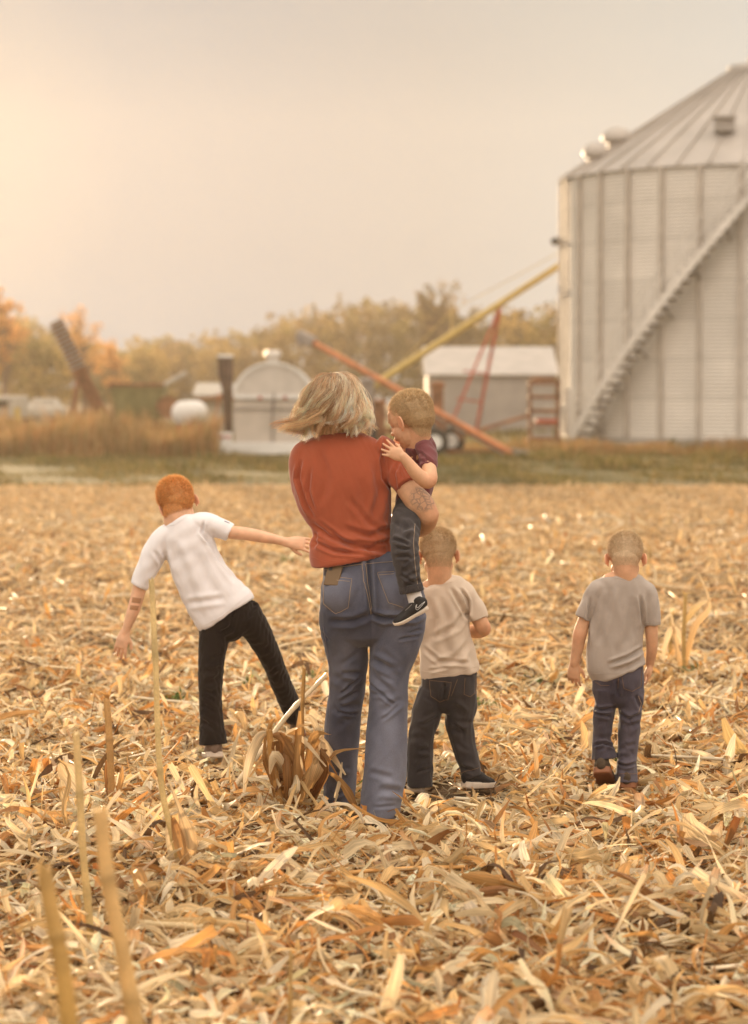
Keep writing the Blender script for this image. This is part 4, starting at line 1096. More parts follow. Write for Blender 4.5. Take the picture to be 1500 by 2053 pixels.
# t-shirt
M['rust_cloth'] = cloth_mat('rust_cotton', (.36, .085, .040), var=.05, weave=.12, sheen=.35)
c = Prims(Y0)
c.tube([(686, 868, .0, 34, 30), (686, 876, .0, 56, 36), (686, 886, .0, 78, 41), (686, 900, .0, 93, 46), (685, 922, .0, 101, 51), (686, 950, .0, 101, 55), (689, 985, .0, 98, 56), (697, 1018, .0, 90, 54), (704, 1050, .0, 81, 52), (706, 1080, 0, 81, 53), (703, 1104, 0, 84, 56), (705.5, 1116, 0, 83, 60), (707, 1125, 0, 81, 59)], n=40, caps=False, sup=2.25)
c.tube([(752, 893, .0, 26, 34), (772, 908, .0, 31, 34), (791, 935, .0, 30, 32), (806, 957, -.03, 27, 31), (818, 976, -.055, 26, 30)], n=24, caps=False)
c.tube([(622, 902, .0, 26, 34), (606, 918, .0, 26, 32), (605, 950, .01, 25, 30), (612, 990, .03, 24, 28), (628, 1022, .06, 20, 25), (640, 1038, .10, 18, 22)], n=24, caps=False)
cre = [([(628, 1052), (660, 1075), (710, 1098), (780, 1106)], 5, .007), ([(640, 1048), (690, 1085), (740, 1098), (784, 1096)], 4, .005), ([(625, 1085), (670, 1105), (740, 1112)], 4, .0045),
       ([(633, 1065), (628, 1100)], 5, .005), ([(785, 1060), (740, 1075), (690, 1060)], 6, .004), ([(783, 1085), (750, 1092), (712, 1086)], 4, .005),
       ([(786, 985), (770, 960), (766, 920), (772, 885)], 4, .007), ([(795, 985), (790, 950), (800, 925)], 3.5, .004), ([(806, 960), (798, 935)], 3, .003),
       ([(603, 925), (598, 960), (612, 1005), (627, 1035)], 4, .006), ([(622, 940), (618, 985), (632, 1030)], 4, .004),
       ([(640, 900), (655, 960), (645, 1010)], 9, .003), ([(755, 930), (762, 990), (748, 1040)], 8, .0035), ([(700, 1000), (742, 1050), (780, 1072)], 6, .003), ([(720, 960), (735, 1030)], 10, .0022)]
sh, V, Nn, Q = c.fuse('t_shirt', M['rust_cloth'], root, .0045, 5, post=folds(cre, .0011, 20, 1))
tr = bvh(V, Q)
M['rust_seam'] = cloth_mat('rust_seam', (.38, .09, .04))
seams('seam', tr, [[(768, 874), (764, 900), (766, 940), (780, 972)], [(600, 900), (596, 925), (602, 950)], [(655, 878), (672, 884), (700, 885), (716, 876)], [(802, 983), (824, 957)], [(624, 1116), (650, 1126), (700, 1121), (780, 1109)]], .0009, M['rust_seam'], sh)
# jeans
M['denim_blue'] = denim_mat('blue_denim', (.050, .053, .080), (.25, .26, .33), .62)
M['denim_seam'] = cloth_mat('denim_seam', (.14, .13, .16))
M['gold_thread'] = cloth_mat('denim_thread', (.42, .30, .20))
c = Prims(Y0)
c.tube([(720, 1112, 0, 70, 42), (723, 1126, 0, 79, 49), (731, 1150, -.005, 91, 57), (740, 1182, -.01, 102, 63), (747, 1212, -.015, 107, 65), (750, 1240, -.01, 104, 60)], n=44, caps=True, sup=2.2)
c.pball(692, 1190, -.055, 50, 46); c.pball(800, 1194, -.065, 51, 47)
lw = [(691, 1222, .0, 52, 58), (692, 1260, .02, 50, 54), (695, 1300, .05, 44, 47), (698, 1345, .08, 39, 42), (695, 1390, .12, 37, 40), (688, 1440, .16, 37, 39), (684, 1500, .2, 36, 40), (681, 1550, .23, 35, 41), (681, 1602, .25, 34, 43)]
rw = [(800, 1222, -.02, 54, 60), (798, 1260, -.02, 54, 57), (790, 1300, -.02, 49, 52), (781, 1345, -.02, 40, 46), (779, 1390, -.025, 38, 42), (777, 1440, -.03, 40, 42), (775, 1500, -.04, 42, 44), (771, 1555, -.04, 43, 46), (765, 1600, -.04, 41, 47), (763, 1636, -.04, 39, 48)]
c.tube(lw, n=30, caps=False); c.tube(rw, n=30, caps=False)
cre = [([(742, 1232), (770, 1240), (830, 1238), (856, 1225)], 5, .010), ([(742, 1232), (710, 1246), (662, 1246)], 6, .005), ([(739, 1125), (742, 1180), (745, 1234)], 5, .010)]
cre += legfolds([(697, 1320), (696, 1400), (688, 1460)], [38, 36, 36], 9, .0045, 3) + legfolds([(785, 1310), (780, 1380), (777, 1440)], [42, 38, 38], 9, .0045, 4)
cre += legfolds([(684, 1530), (681, 1595)], [34, 34], 3, .004, 5) + legfolds([(772, 1540), (764, 1625)], [42, 40], 3, .004, 6)
cre += [([(820, 1270), (846, 1262)], 3, .003), ([(800, 1282), (838, 1275)], 3, .003), ([(660, 1285), (640, 1262)], 3, .003)]
def wear_tone_w(V, Nn):
    px, py = proj(V)
    g = np.exp(-(((px - 692) / 34) ** 2 + ((py - 1190) / 36) ** 2)) * .5 + np.exp(-(((px - 800) / 36) ** 2 + ((py - 1195) / 36) ** 2)) * .5
    g += .62 * np.exp(-(((px - 779) / 26) ** 2)) * np.clip((py - 1290) / 120, 0, 1) * (px > 735) + .12 * np.exp(-(((px - 688) / 22) ** 2)) * np.clip((py - 1400) / 100, 0, 1)
    g -= .35 * np.exp(-(((py - 1245) / 40) ** 2)) * (px < 745)  # darker band below the left seat
    return np.repeat(g[:, None], 3, 1)
jn, V, Nn, Q = c.fuse('jeans', M['denim_blue'], root, .0045, 4, post=folds(cre, .0008, 30, 2), attr=wear_tone_w)
tr = bvh(V, Q)
patch('back_pocket', tr, [(649, 1156), (705, 1161), (698, 1218), (650, 1212), 14], M['denim_blue'], jn, .0028)
patch('back_pocket', tr, [(757, 1149), (804, 1147), (812, 1214), (780, 1208), 8], M['denim_blue'], jn, .0028)
seams('stitching', tr, [[(649, 1156), (650, 1210), (674, 1231), (698, 1218), (705, 1161), (649, 1155)], [(653, 1162), (701, 1166)], [(756, 1149), (780, 1208), (808, 1217)], [(757, 1148), (790, 1146)], [(760, 1153), (790, 1151)],
      [(727, 1130), (731, 1170), (738, 1205), (743, 1233)], [(732, 1130), (736, 1170), (742, 1205), (746, 1232)], [(648, 1143), (680, 1138), (730, 1131), (790, 1126)]], .0009, M['gold_thread'], jn, .003)
patch('belt_loop', tr, [(726, 1119), (734, 1119), (734, 1134), (726, 1134)], M['denim_seam'], jn, .004, 4)
seams('side_seam', tr, [[(648, 1255), (664, 1350), (660, 1450), (654, 1590)], [(736, 1300), (744, 1390), (737, 1470), (731, 1600)]], .0012, M['denim_seam'], jn)
bootm = mat('brown_leather', (.13, .06, .03), .6, noise=(20, .8, 1.2))
shoe(root, P(681, 1612, Y0 + .20), P(681, 1600, Y0 + .42), (0, .05, 1), .24, bootm, black)
shoe(root, P(765, 1640, Y0 - .08), P(765, 1622, Y0 + .16), (0, .05, 1), .24, bootm, black)
# phone in the back pocket: a thing of its own
tl_, nn_, _ = shoot(tr, 671, 1152)
nn_ = (nn_ + Vector((0, -1, 0))).normalized()
ph = empty('phone', tl_, 'smartphone with a brown cover sticking out of the left back pocket of the blue jeans', 'phone')
zx = (Vector((.05, 0, 1)) - nn_ * nn_.z).normalized(); yx = -nn_; xx = yx.cross(zx); Rr = Matrix((xx, yx, zx)).transposed()
ph0 = tl_ + nn_ * .010 + zx * -.008
MB().box(ph0, (.060, .007, .080), Rr).build('case', mat('phone_cover', (.14, .085, .04), .5), ph, .003)
MB().box(ph0 + Rr @ Vector((-.015, -.0045, .026)), (.014, .002, .015), Rr).build('camera_bump', mat('phone_black', (.03, .03, .03), .3), ph, .0006)
# windblown hair
c = Prims(Y0)
c.pball(672, 806, .0, 51, 56); c.tube([(668, 800, .0, 50, 50), (667, 830, .0, 50, 46), (668, 852, -.0, 40, 34)]); c.tube([(650, 815, -.0, 30, 38), (625, 838, -.0, 15, 20)])
HC = np.array([(.90, .66, .43), (.76, .50, .29), (.94, .76, .56), (.52, .32, .175), (.95, .78, .57), (.38, .215, .11)])
def hair_attr(V, Nn):
    k = (np.sin(V[:, 0] * 420 + 3 * np.sin(V[:, 2] * 40)) * .5 + .5)[:, None]
    return HC[3] * .9 * (1 - k) + HC[1] * k
def hair_post(V, Nn): return V + Nn * (.003 * np.sin(V[:, 0] * 300 + 4 * np.sin(V[:, 2] * 45 + V[:, 1] * 20)))[:, None]
hr, V, Nn, Q = c.fuse('hair', M['hairm'], root, .005, 4, post=hair_post, attr=hair_attr)
r = np.random.default_rng(21); HV, HQ, HCc = [], [], []; nb = 0
NS = 22; tt = np.linspace(0, 1, NS)
for li in range(280):
    # lock: start on the crown, over the skull, down and out with a wave
    az = r.uniform(-1.0, 1.0) * 2.2          # angle round the head, 0 = towards camera
    sx, sdy = math.sin(az), -math.cos(az)
    x0 = 674 + 4 * r.normal() + sx * 7; y0 = 749 + abs(r.normal()) * 3; d0 = .0 + sdy * .02
    side = sx
    L_ = r.uniform(.75, 1.0); blown = (sx < -.1 and r.random() < .55) or (sx < .25 and r.random() < .2)
    xm = 672 + sx * (58 if sx < 0 else 55) * r.uniform(.9, 1.05); ym = 805 + r.normal() * 6; dm = sdy * .105 - .0
    if blown:
        xe = r.uniform(545, 618); ye = 872 - abs(xe - 600) * .28 + r.normal() * 7; de = sdy * .06 + r.normal() * .03
        xc = (xm + xe) / 2 + 8; yc = 846 + r.normal() * 6
    else:
        xe = 668 + sx * 62 + r.normal() * 12 - 4; ye = 869 + r.normal() * 12 - (8 if abs(sx) > .8 else 0); de = sdy * .10 - .01
        xc = 670 + sx * 66 + r.normal() * 5; yc = 842
    if li >= 255: xe += r.normal() * 16 - 10; ye += r.normal() * 16; xm += r.normal() * 6; ym -= 4
    cp = catmull([(x0, y0, d0), ((x0 + xm) / 2 + sx * 6, 764 + r.normal() * 3, (d0 + dm) / 2 * 1.25), (xm, ym, dm), (xc, yc, (dm + de) / 2 * 1.05), (xe, ye, de)], 8)
    cpT = np.linspace(0, 1, len(cp)); path = np.stack([np.interp(tt * L_, cpT, cp[:, k]) for k in range(3)], 1)
    ph_ = r.uniform(0, 6.28); amp = r.uniform(5, 12) * np.clip(tt * 1.7 - .35, 0, 1); fr_ = r.uniform(1.4, 2.3)
    path[:, 0] += amp * np.sin(tt * 6.28 * fr_ + ph_); path[:, 2] += amp * .0017 * np.cos(tt * 6.28 * fr_ + ph_)
    if blown: path[:, 1] += amp * .8 * np.sin(tt * 6.28 * fr_ + ph_ + 1)
    W0 = np.array([P(*(q[0], q[1], Y0 + q[2])) for q in path])
    nh = 32 if li < 255 else 5; ccol = HC[r.choice(6, p=[.24, .2, .2, .14, .14, .08])]
    for h in range(nh):
        off = r.normal(0, 1, 3) * .0040; wd = (.55 + .9 * np.sin(np.clip(tt, 0, 1) * 2.6)) * np.where(tt > .75, 1 - (tt - .75) * (1.6 if not blown else -.8), 1)
        wob = .0012 * np.sin(tt * r.uniform(8, 20) + r.uniform(0, 6.28))
        pts = W0 + off[None] * wd[:, None] + wob[:, None] * r.normal(0, 1, 3)[None]
        keep = NS if r.random() < .7 else r.integers(NS * 3 // 4, NS)
        T_ = np.gradient(pts, axis=0); T_ /= np.linalg.norm(T_, axis=1)[:, None] + 1e-9
        a = np.cross(T_, [0, 1, 0.1]); a /= np.linalg.norm(a, axis=1)[:, None] + 1e-9; bb = np.cross(T_, a)
        rad = (.00052 * np.where(tt > .8, 1 - (tt - .8) * 4, 1))[:, None]
        ring = np.stack([pts + a * rad, pts - a * rad * .5 + bb * rad * .87, pts - a * rad * .5 - bb * rad * .87], 1)[:keep]
        m = keep; HV.append(ring.reshape(-1, 3))
        i = np.arange(m - 1)[:, None, None] * 3; k3 = np.array([[0, 1, 4, 3], [1, 2, 5, 4], [2, 0, 3, 5]])[None]
        HQ.append((i + k3 + nb).reshape(-1, 4)); nb += m * 3
        HCc.append(np.repeat((ccol * r.uniform(.65, 1.45))[None] * (.8 + .45 * tt[:m])[:, None], 3, 0))
np_mesh('lock', np.concatenate(HV), np.concatenate(HQ), M['hairw'], hr, col=np.clip(np.concatenate(HCc), 0, 1))

# ------------------------------------------------------------------ toddler on the woman's hip
Y0 = 8.85
root = empty('person', P(820, 1060, Y0), 'toddler in a maroon t-shirt and dark jeans carried on the hip', 'toddler', 'family walking across the cornfield')
b = Prims(Y0)
hd2 = b.head(P(824, 842, Y0 + .12), .212, (-.80, .55, -.30), (-.22, .10, 1))
b.tube([(838, 860, .10, 25, 24), (840, 884, .12, 25, 24), (842, 905, .15, 30, 26)])
b.tube([(842, 905, .16, 29, 26), (836, 960, .19, 29, 26), (826, 1010, .18, 29, 26)])
b.tube([(850, 905, .12, 14), (858, 918, .06, 14.5), (860, 930, .03, 14.5), (861, 945, -.005, 15), (862, 960, -.035, 15.5), (855, 965, -.04, 15), (836, 950, -.055, 14), (820, 930, -.065, 11.5), (808, 915, -.07, 9.5)])
# far arm towards the mouth
b.tube([(820, 905, .2, 12), (800, 925, .24, 11), (795, 905, .24, 9)])
b.hand(P(795, 903, Y0 + .24), (.35, .0, 1), (.2, .6, .0), .075, .8, 1)
# near hand flat on the sleeve, fingers spread to the left
wr = P(810, 918, Y0 - .07)
b.hand(wr, (-.82, .0, .42), (.0, 1, .0), .098, .22, -1, spread=.30)
b.tube([(822, 1030, .15, 22), (813, 1060, .035, 13), (811, 1090, -.035, 12), (816, 1130, -.06, 12), (822, 1162, -.065, 12), (832, 1198, -.065, 13)])
b.tube([(822, 1030, .18, 22), (790, 1050, .36, 18)])
M['skin_k'] = skin_mat('skin_child')
bd, V, Nn, Q = b.fuse('body', M['skin_k'], root, .0026, 2, attr=skin_attr((.68, .395, .24), [hd2], [(tuple(P(868, 965, Y0 - .05)), .03)]))
buzz(root, V, Nn, Q, hd2, [(.62, .46, .27), (.44, .29, .145), (.66, .39, .23)], .004, 22000, .0085, line=(-.55, -.50, -.26, .02, -.02, .10, .20, .26), fade=.30)
# eye of the toddler
eyem = mat('eye', (.75, .72, .68), .15); iris = mat('iris', (.07, .05, .04), .1)
c_, R_, H_ = hd2
for sg in (-1, 1):
    e_ = c_ + R_ @ (Vector((sg * .125, .318, -.005)) * H_); mb = Prims(9); mb.ball(e_, (.0095,) * 3); eo = MB().add(mb.v, mb.f).build('eye', eyem, root)
    mb = Prims(9); mb.ball(e_ + R_ @ Vector((0, .006, 0)), (.0045,) * 3); MB().add(mb.v, mb.f).build('iris', iris, eo)
M['maroon'] = cloth_mat('maroon_cotton', (.165, .050, .055), weave=.12)
c = Prims(Y0)
c.tube([(838, 884, .12, 27, 25), (842, 892, .13, 30, 27), (844, 905, .15, 31, 28), (843, 930, .17, 31, 29), (838, 970, .18, 33, 30), (828, 1005, .18, 34, 31), (820, 1038, .16, 34, 30)], n=32, caps=False)
c.tube([(850, 898, .10, 19, 22), (858, 914, .06, 18.5, 22), (860, 928, .03, 17, 19), (859, 938, .01, 16.5, 18)], n=22, caps=False)
cre = [([(838, 905), (850, 915), (868, 930)], 3, .003), ([(835, 930), (845, 925), (862, 922)], 3, .0025), ([(830, 900), (838, 912), (834, 940)], 3, .003), ([(800, 1000), (830, 985)], 4, .004)]
ts, V, Nn, Q = c.fuse('t_shirt', M['maroon'], root, .0034, 4, post=folds(cre, .0008, 40, 6))
tr = bvh(V, Q); seams('seam', tr, [[(814, 890), (840, 891), (864, 883)], [(846, 897), (838, 915), (842, 930)], [(846, 933), (871, 938)]], .0011, M['maroon'], ts)
M['denim_char'] = denim_mat('dark_denim', (.026, .022, .023), (.10, .088, .09), .5)
c = Prims(Y0)
c.tube([(824, 1018, .17, 32, 29), (818, 1034, .12, 32, 30), (813, 1058, .03, 30, 30), (811, 1090, -.04, 28, 27), (816, 1128, -.062, 25.5, 25), (821, 1160, -.066, 23, 23), (824, 1184, -.066, 22, 22)], n=28, caps=False)
c.tube([(822, 1030, .18, 26), (795, 1050, .38, 22)], n=20)
cre = legfolds([(813, 1050), (812, 1090), (818, 1140), (824, 1175)], [28, 27, 25, 22], 13, .0038, 9)
tj, V, Nn, Q = c.fuse('jeans', M['denim_char'], root, .0036, 4, post=folds(cre, .0009, 40, 7), attr=lambda V, N_: np.full((len(V), 3), .15))
tr = bvh(V, Q); seams('stitching', tr, [[(832, 1050), (829, 1090), (832, 1130), (838, 1180)]], .0009, M['gold_thread'], tj)
cu = MB()
for k in range(30):
    pass
cf = Prims(Y0); cf.tube([(823, 1172, -.066, 24, 24), (826, 1187, -.066, 24.5, 24.5)], n=26, caps=False)
cf.fuse('cuff', M['denim_char'], tj, .003, 2, post=lambda V, N_: V + N_ * (.0016 * np.sin(V[:, 0] * 900 + V[:, 1] * 700))[:, None], attr=lambda V, N_: np.full((len(V), 3), .4))
sk_ = Prims(Y0); sk_.tube([(829, 1188, -.066, 15, 15), (834, 1206, -.066, 15, 16)], n=20)
sk_.fuse('sock', cloth_mat('white_sock', (.72, .68, .66)), root, .003, 2)
shb = mat('shoe_black', (.022, .02, .02), .7, noise=(60, .8, 1.3), bump=(400, .3, .001)); solew = mat('sole_white', (.66, .56, .46), .6, noise=(20, .85, 1.08))
so, q = shoe(root, P(858, 1219, Y0 - .06), P(797, 1251, Y0 - .075), (-.42, -.35, .80), .138, shb, solew, sole_t=.05)
# outlined swoosh-shaped mark on the side of the shoe
def onshoe(pts, name, r_, m_, par):
    me = par.data; off = root_off; 
    Vv = [v.co + off for v in me.vertices]; t_ = BVHTree.FromPolygons([tuple(v) for v in Vv], [tuple(p.vertices) for p in me.polygons])
    w = []
    for p in pts:
        h, nn, d = shoot(t_, *p)
        if h is not None: w.append(h + nn * .0008)
    if len(w) > 1: MB().tube(w, r_, 5).build(name, m_, par)
root_off = Vector(root['_o'])
sw = catmull([(852, 1206), (845, 1215), (838, 1222), (834, 1221), (834, 1214), (836, 1212), (835, 1217), (838, 1218), (844, 1212), (852, 1206)], 4)
onshoe([tuple(p) for p in sw], 'shoe_mark', .0008, mat('mark_white', (.75, .74, .72), .5), so)
onshoe([(814, 1207), (820, 1204), (822, 1206), (815, 1210)], 'shoe_tab', .0018, solew, so)
onshoe([(826, 1212), (820, 1218), (813, 1224)], 'lace', .0012, gdark, so); onshoe([(822, 1208), (815, 1214), (808, 1221)], 'lace', .0012, gdark, so)

# ------------------------------------------------------------------ boy in the tan shirt
Y0 = 9.57
root = empty('person', P(890, 1583, Y0), 'small boy in a cream tan t-shirt and charcoal jeans standing right beside the woman', 'boy', 'family walking across the cornfield')
b = Prims(Y0)
hd = b.head(P(879, 1112, Y0 + .02), .206, (.04, 1, -.42), (-.02, .35, 1))
b.tube([(880, 1116, -.032, 26, 20), (881, 1140, -.022, 25, 24), (882, 1160, -.015, 25, 24), (884, 1178, 0, 34, 25)])
b.tube([(886, 1178, 0, 44, 24), (889, 1240, .01, 42, 28), (898, 1330, .01, 46, 30), (900, 1380, .01, 44, 30)])
b.tube([(930, 1190, .0, 17), (952, 1225, .0, 16), (966, 1252, .0, 15.5), (970, 1262, .02, 14.5), (952, 1266, .07, 14), (925, 1262, .13, 10)])
b.hand(P(922, 1262, Y0 + .135), (-1, .4, .1), (0, .3, 1), .10, .6, 1)
b.tube([(848, 1195, .0, 16), (835, 1240, .02, 15), (840, 1270, .06, 13), (865, 1265, .14, 9)])
b.hand(P(868, 1264, Y0 + .15), (1, .4, .1), (0, .3, 1), .10, .6, -1)
b.tube([(870, 1390, .01, 24), (848, 1480, .01, 19), (842, 1565, .02, 14)])
b.tube([(925, 1390, .01, 24), (928, 1470, .04, 19), (945, 1555, .04, 14)])
bd, V, Nn, Q = b.fuse('body', M['skin_k'], root, .0026, 4, attr=skin_attr((.66, .38, .225), [hd], [(tuple(P(976, 1258, Y0)), .03)]))
buzz(root, V, Nn, Q, hd, [(.56, .41, .24), (.46, .32, .18), (.64, .375, .22)], .004, 22000, .0075, line=(-.62, -.55, -.26, .02, -.02, .10, .20, .26), fade=.50)
M['tan_cloth'] = cloth_mat('cream_cotton', (.60, .495, .395), weave=.08, var=.04)
c = Prims(Y0)
c.tube([(882, 1162, 0, 26, 24), (884, 1167, 0, 36, 28), (886, 1173, 0, 47, 31), (887, 1184, .0, 53, 34), (887, 1205, 0, 54, 37), (890, 1250, 0, 52, 37), (895, 1295, 0, 53, 38), (899, 1330, 0, 58, 40), (902, 1344, 0, 60, 40), (903.5, 1354, 0, 58, 39)], n=36, caps=False, sup=2.2)
c.tube([(920, 1182, 0, 22, 26), (936, 1196, 0, 22, 26), (950, 1221, 0, 22, 24), (957, 1241, 0, 21.5, 23)], n=22, caps=False)
c.tube([(856, 1182, 0, 20, 26), (844, 1200, 0, 20, 24), (838, 1238, .02, 19, 22)], n=22, caps=False)
cre = [([(905, 1180), (925, 1215), (942, 1245)], 4, .005), ([(935, 1225), (915, 1255), (870, 1280)], 6, .004), ([(940, 1290), (915, 1320), (870, 1335)], 6, .004), ([(888, 1200), (895, 1250), (890, 1300)], 8, .003), ([(925, 1180), (938, 1205), (940, 1245)], 3, .006),
       ([(850, 1300), (880, 1325), (940, 1330)], 4, .0035), ([(860, 1345), (900, 1338)], 3, .002), ([(860, 1200), (872, 1240), (860, 1290)], 7, .003)]
ts, V, Nn, Q = c.fuse('t_shirt', M['tan_cloth'], root, .004, 4, post=folds(cre, .0011, 26, 8))
tr = bvh(V, Q); seams('seam', tr, [[(856, 1168), (882, 1174), (908, 1166)], [(936, 1249), (976, 1233)], [(846, 1345), (900, 1354), (958, 1335)]], .001, M['tan_cloth'], ts)
c = Prims(Y0)
c.tube([(900, 1335, .0, 55, 36), (901, 1360, 0, 56, 39), (899, 1388, 0, 55, 39), (897, 1400, 0, 52, 35)], n=36, sup=2.2)
ll = [(870, 1385, .0, 31, 36), (857, 1425, .0, 30, 33), (846, 1470, .0, 27, 30), (842, 1520, .01, 27, 29), (842, 1560, .01, 26, 29), (842, 1576, .01, 26, 29)]
rl_ = [(926, 1385, .0, 31, 35), (924, 1420, .01, 31, 33), (922, 1450, .02, 28, 30), (930, 1490, .03, 25, 27), (940, 1530, .03, 22, 25), (946, 1556, .03, 20, 24)]
c.tube(ll, n=24, caps=False); c.tube(rl_, n=24, caps=False)
cre = [([(892, 1370), (890, 1405)], 4, .006)] + legfolds([(865, 1400), (845, 1480), (842, 1565)], [30, 27, 26], 9, .0035, 11) + legfolds([(925, 1400), (922, 1455), (944, 1548)], [30, 27, 21], 9, .0035, 12)
j, V, Nn, Q = c.fuse('jeans', M['denim_char'], root, .004, 4, post=folds(cre, .0009, 34, 9), attr=lambda V, N_: np.full((len(V), 3), .12))
tr = bvh(V, Q)
patch('back_pocket', tr, [(862, 1364), (905, 1368), (898, 1402), (864, 1396), 8], M['denim_char'], j, .0022)
patch('back_pocket', tr, [(932, 1360), (954, 1354), (951, 1390), (930, 1392), 5], M['denim_char'], j, .0022)
brst = cloth_mat('brown_thread', (.22, .12, .06))
seams('stitching', tr, [[(862, 1364), (864, 1396), (882, 1407), (898, 1402), (905, 1368), (862, 1364)], [(932, 1360), (930, 1392), (942, 1397), (952, 1390), (954, 1354)], [(917, 1362), (905, 1395)], [(926, 1549), (964, 1538)]], .0008, brst, j, .0026)
so, q = shoe(root, P(930, 1579, Y0 + .0), P(984, 1577, Y0 + .08), (0, 0, 1), .155, shb, solew, sole_t=.07, wid=1.15, hgt=1.3)
shoe(root, P(836, 1588, Y0 - .02), P(832, 1580, Y0 + .15), (0, 0, 1), .16, shb, solew, wid=1.2, hgt=1.2)

# ------------------------------------------------------------------ boy in the grey shirt
Y0 = 9.58
root = empty('person', P(1240, 1583, Y0), 'small boy in a heather grey t-shirt walking alone at the right with his head bowed', 'boy', 'family walking across the cornfield')
b = Prims(Y0)
hd = b.head(P(1254, 1118, Y0 + .03), .203, (.02, 1, -.50), (0, .4, 1))
b.tube([(1254, 1120, -.03, 26, 20), (1254, 1138, -.022, 25, 24), (1255, 1152, -.015, 25, 25), (1254, 1172, 0, 36, 26)])
b.tube([(1252, 1170, 0, 48, 26), (1244, 1230, .0, 46, 28), (1238, 1320, 0, 44, 30), (1238, 1370, 0, 42, 30)])
b.tube([(1200, 1185, 0, 13), (1181, 1222, 0, 13), (1168, 1254, -.0, 13.5), (1163, 1272, -.0, 14), (1158, 1300, .01, 12), (1152, 1330, .02, 9.5)])
b.hand(P(1152, 1330, Y0 + .02), (-.06, .12, -1), (.35, .9, 0), .112, .42, 1, th_open=.8)
b.tube([(1298, 1190, 0, 12), (1305, 1235, 0, 12.5), (1306, 1265, .0, 13), (1307, 1300, .02, 11.5), (1303, 1330, .05, 9)])
b.hand(P(1303, 1332, Y0 + .05), (-.06, .15, -1), (-.85, .2, 0), .105, .4, -1)
b.tube([(1214, 1385, .0, 17), (1213, 1430, .0, 14), (1208, 1475, .01, 12), (1210, 1530, -.02, 12)])
b.tube([(1264, 1385, .0, 21), (1261, 1460, .0, 17), (1256, 1560, .0, 12)])
bd, V, Nn, Q = b.fuse('body', M['skin_k'], root, .0026, 4, attr=skin_attr((.66, .38, .23), [hd], [(tuple(P(1160, 1275, Y0)), .03)]))
buzz(root, V, Nn, Q, hd, [(.60, .46, .29), (.54, .385, .235), (.64, .38, .23)], .003, 22000, .0065, line=(-.62, -.55, -.26, .02, -.02, .10, .20, .26), fade=.55)
M['grey_cloth'] = cloth_mat('heather_cotton', (.385, .33, .29), var=.05, weave=.25, heather=.08)
c = Prims(Y0)
c.tube([(1254, 1152, 0, 27, 25), (1254, 1157, 0, 40, 28), (1253, 1165, 0, 52, 31), (1251, 1178, .0, 61, 34), (1248, 1200, 0, 62, 37), (1238, 1250, 0, 56, 37), (1233, 1295, 0, 56, 38), (1233, 1325, 0, 57, 39), (1238, 1342, 0, 57, 38), (1241, 1350, 0, 55, 37)], n=36, caps=False, sup=2.2)
c.tube([(1228, 1168, 0, 14, 24), (1212, 1174, 0, 18, 26), (1199, 1183, 0, 21, 26), (1184, 1210, 0, 20, 23), (1169, 1240, 0, 17, 20)], n=22, caps=False)
c.tube([(1272, 1170, 0, 14, 24), (1288, 1177, 0, 18, 26), (1299, 1192, 0, 19, 26), (1304, 1220, 0, 18.5, 23), (1307, 1253, 0, 17, 21)], n=22, caps=False)
cre = [([(1183, 1200), (1181, 1240), (1180, 1300)], 3.5, .005), ([(1284, 1195), (1288, 1230), (1290, 1260)], 3.5, .006), ([(1290, 1300), (1260, 1318), (1222, 1332)], 4, .0055), ([(1290, 1322), (1262, 1336), (1235, 1345)], 5, .003), ([(1225, 1180), (1215, 1230), (1200, 1290)], 7, .003), ([(1270, 1200), (1265, 1260), (1255, 1300)], 8, .003)]
ts, V, Nn, Q = c.fuse('t_shirt', M['grey_cloth'], root, .004, 4, post=folds(cre, .0010, 26, 18))
tr = bvh(V, Q); seams('seam', tr, [[(1226, 1157), (1252, 1163), (1282, 1158)], [(1155, 1236), (1184, 1245)], [(1291, 1249), (1322, 1247)], [(1184, 1350), (1240, 1350), (1292, 1322)]], .001, M['grey_cloth'], ts)
M['denim_mid'] = denim_mat('indigo_denim', (.045, .038, .052), (.16, .14, .17), .6)
c = Prims(Y0)
c.tube([(1240, 1330, .0, 53, 34), (1239, 1355, 0, 53, 36), (1239, 1382, 0, 52, 35), (1239, 1392, 0, 49, 32)], n=36, sup=2.2)
ll = [(1214, 1380, .0, 26, 33), (1215, 1410, .0, 22, 28), (1211, 1440, .0, 21, 26), (1208, 1475, .01, 18.5, 24), (1208, 1496, .0, 22, 25), (1211, 1521, -.005, 26, 30)]
rr_ = [(1265, 1380, .0, 27, 33), (1264, 1420, .0, 25, 29), (1262, 1460, .0, 23, 26), (1259, 1505, .0, 20.5, 24), (1256, 1535, .0, 21, 25), (1255, 1567, -.005, 25, 29)]
c.tube(ll, n=24, caps=False); c.tube(rr_, n=24, caps=False)
cre = [([(1239, 1365), (1238, 1395)], 4, .005), ([(1188, 1418), (1205, 1424), (1232, 1420)], 3.2, .006), ([(1190, 1430), (1225, 1438)], 3, .004), ([(1190, 1494), (1210, 1490), (1232, 1497)], 3, .006), ([(1236, 1530), (1255, 1536), (1275, 1530)], 3, .005),
       ([(1240, 1430), (1262, 1442), (1285, 1432)], 4, .005), ([(1275, 1395), (1284, 1420)], 4, .004)] + legfolds([(1212, 1440), (1208, 1500)], [20, 22], 4, .003, 15) + legfolds([(1262, 1440), (1256, 1548)], [22, 21], 6, .003, 16)
j, V, Nn, Q = c.fuse('jeans', M['denim_mid'], root, .0038, 4, post=folds(cre, .0009, 34, 19), attr=lambda V, N_: np.repeat((.35 * np.clip((proj(V)[1] - 1380) / 80, 0, 1) * np.exp(-(((proj(V)[0] - 1262) / 18) ** 2)))[:, None], 3, 1))
tr = bvh(V, Q)
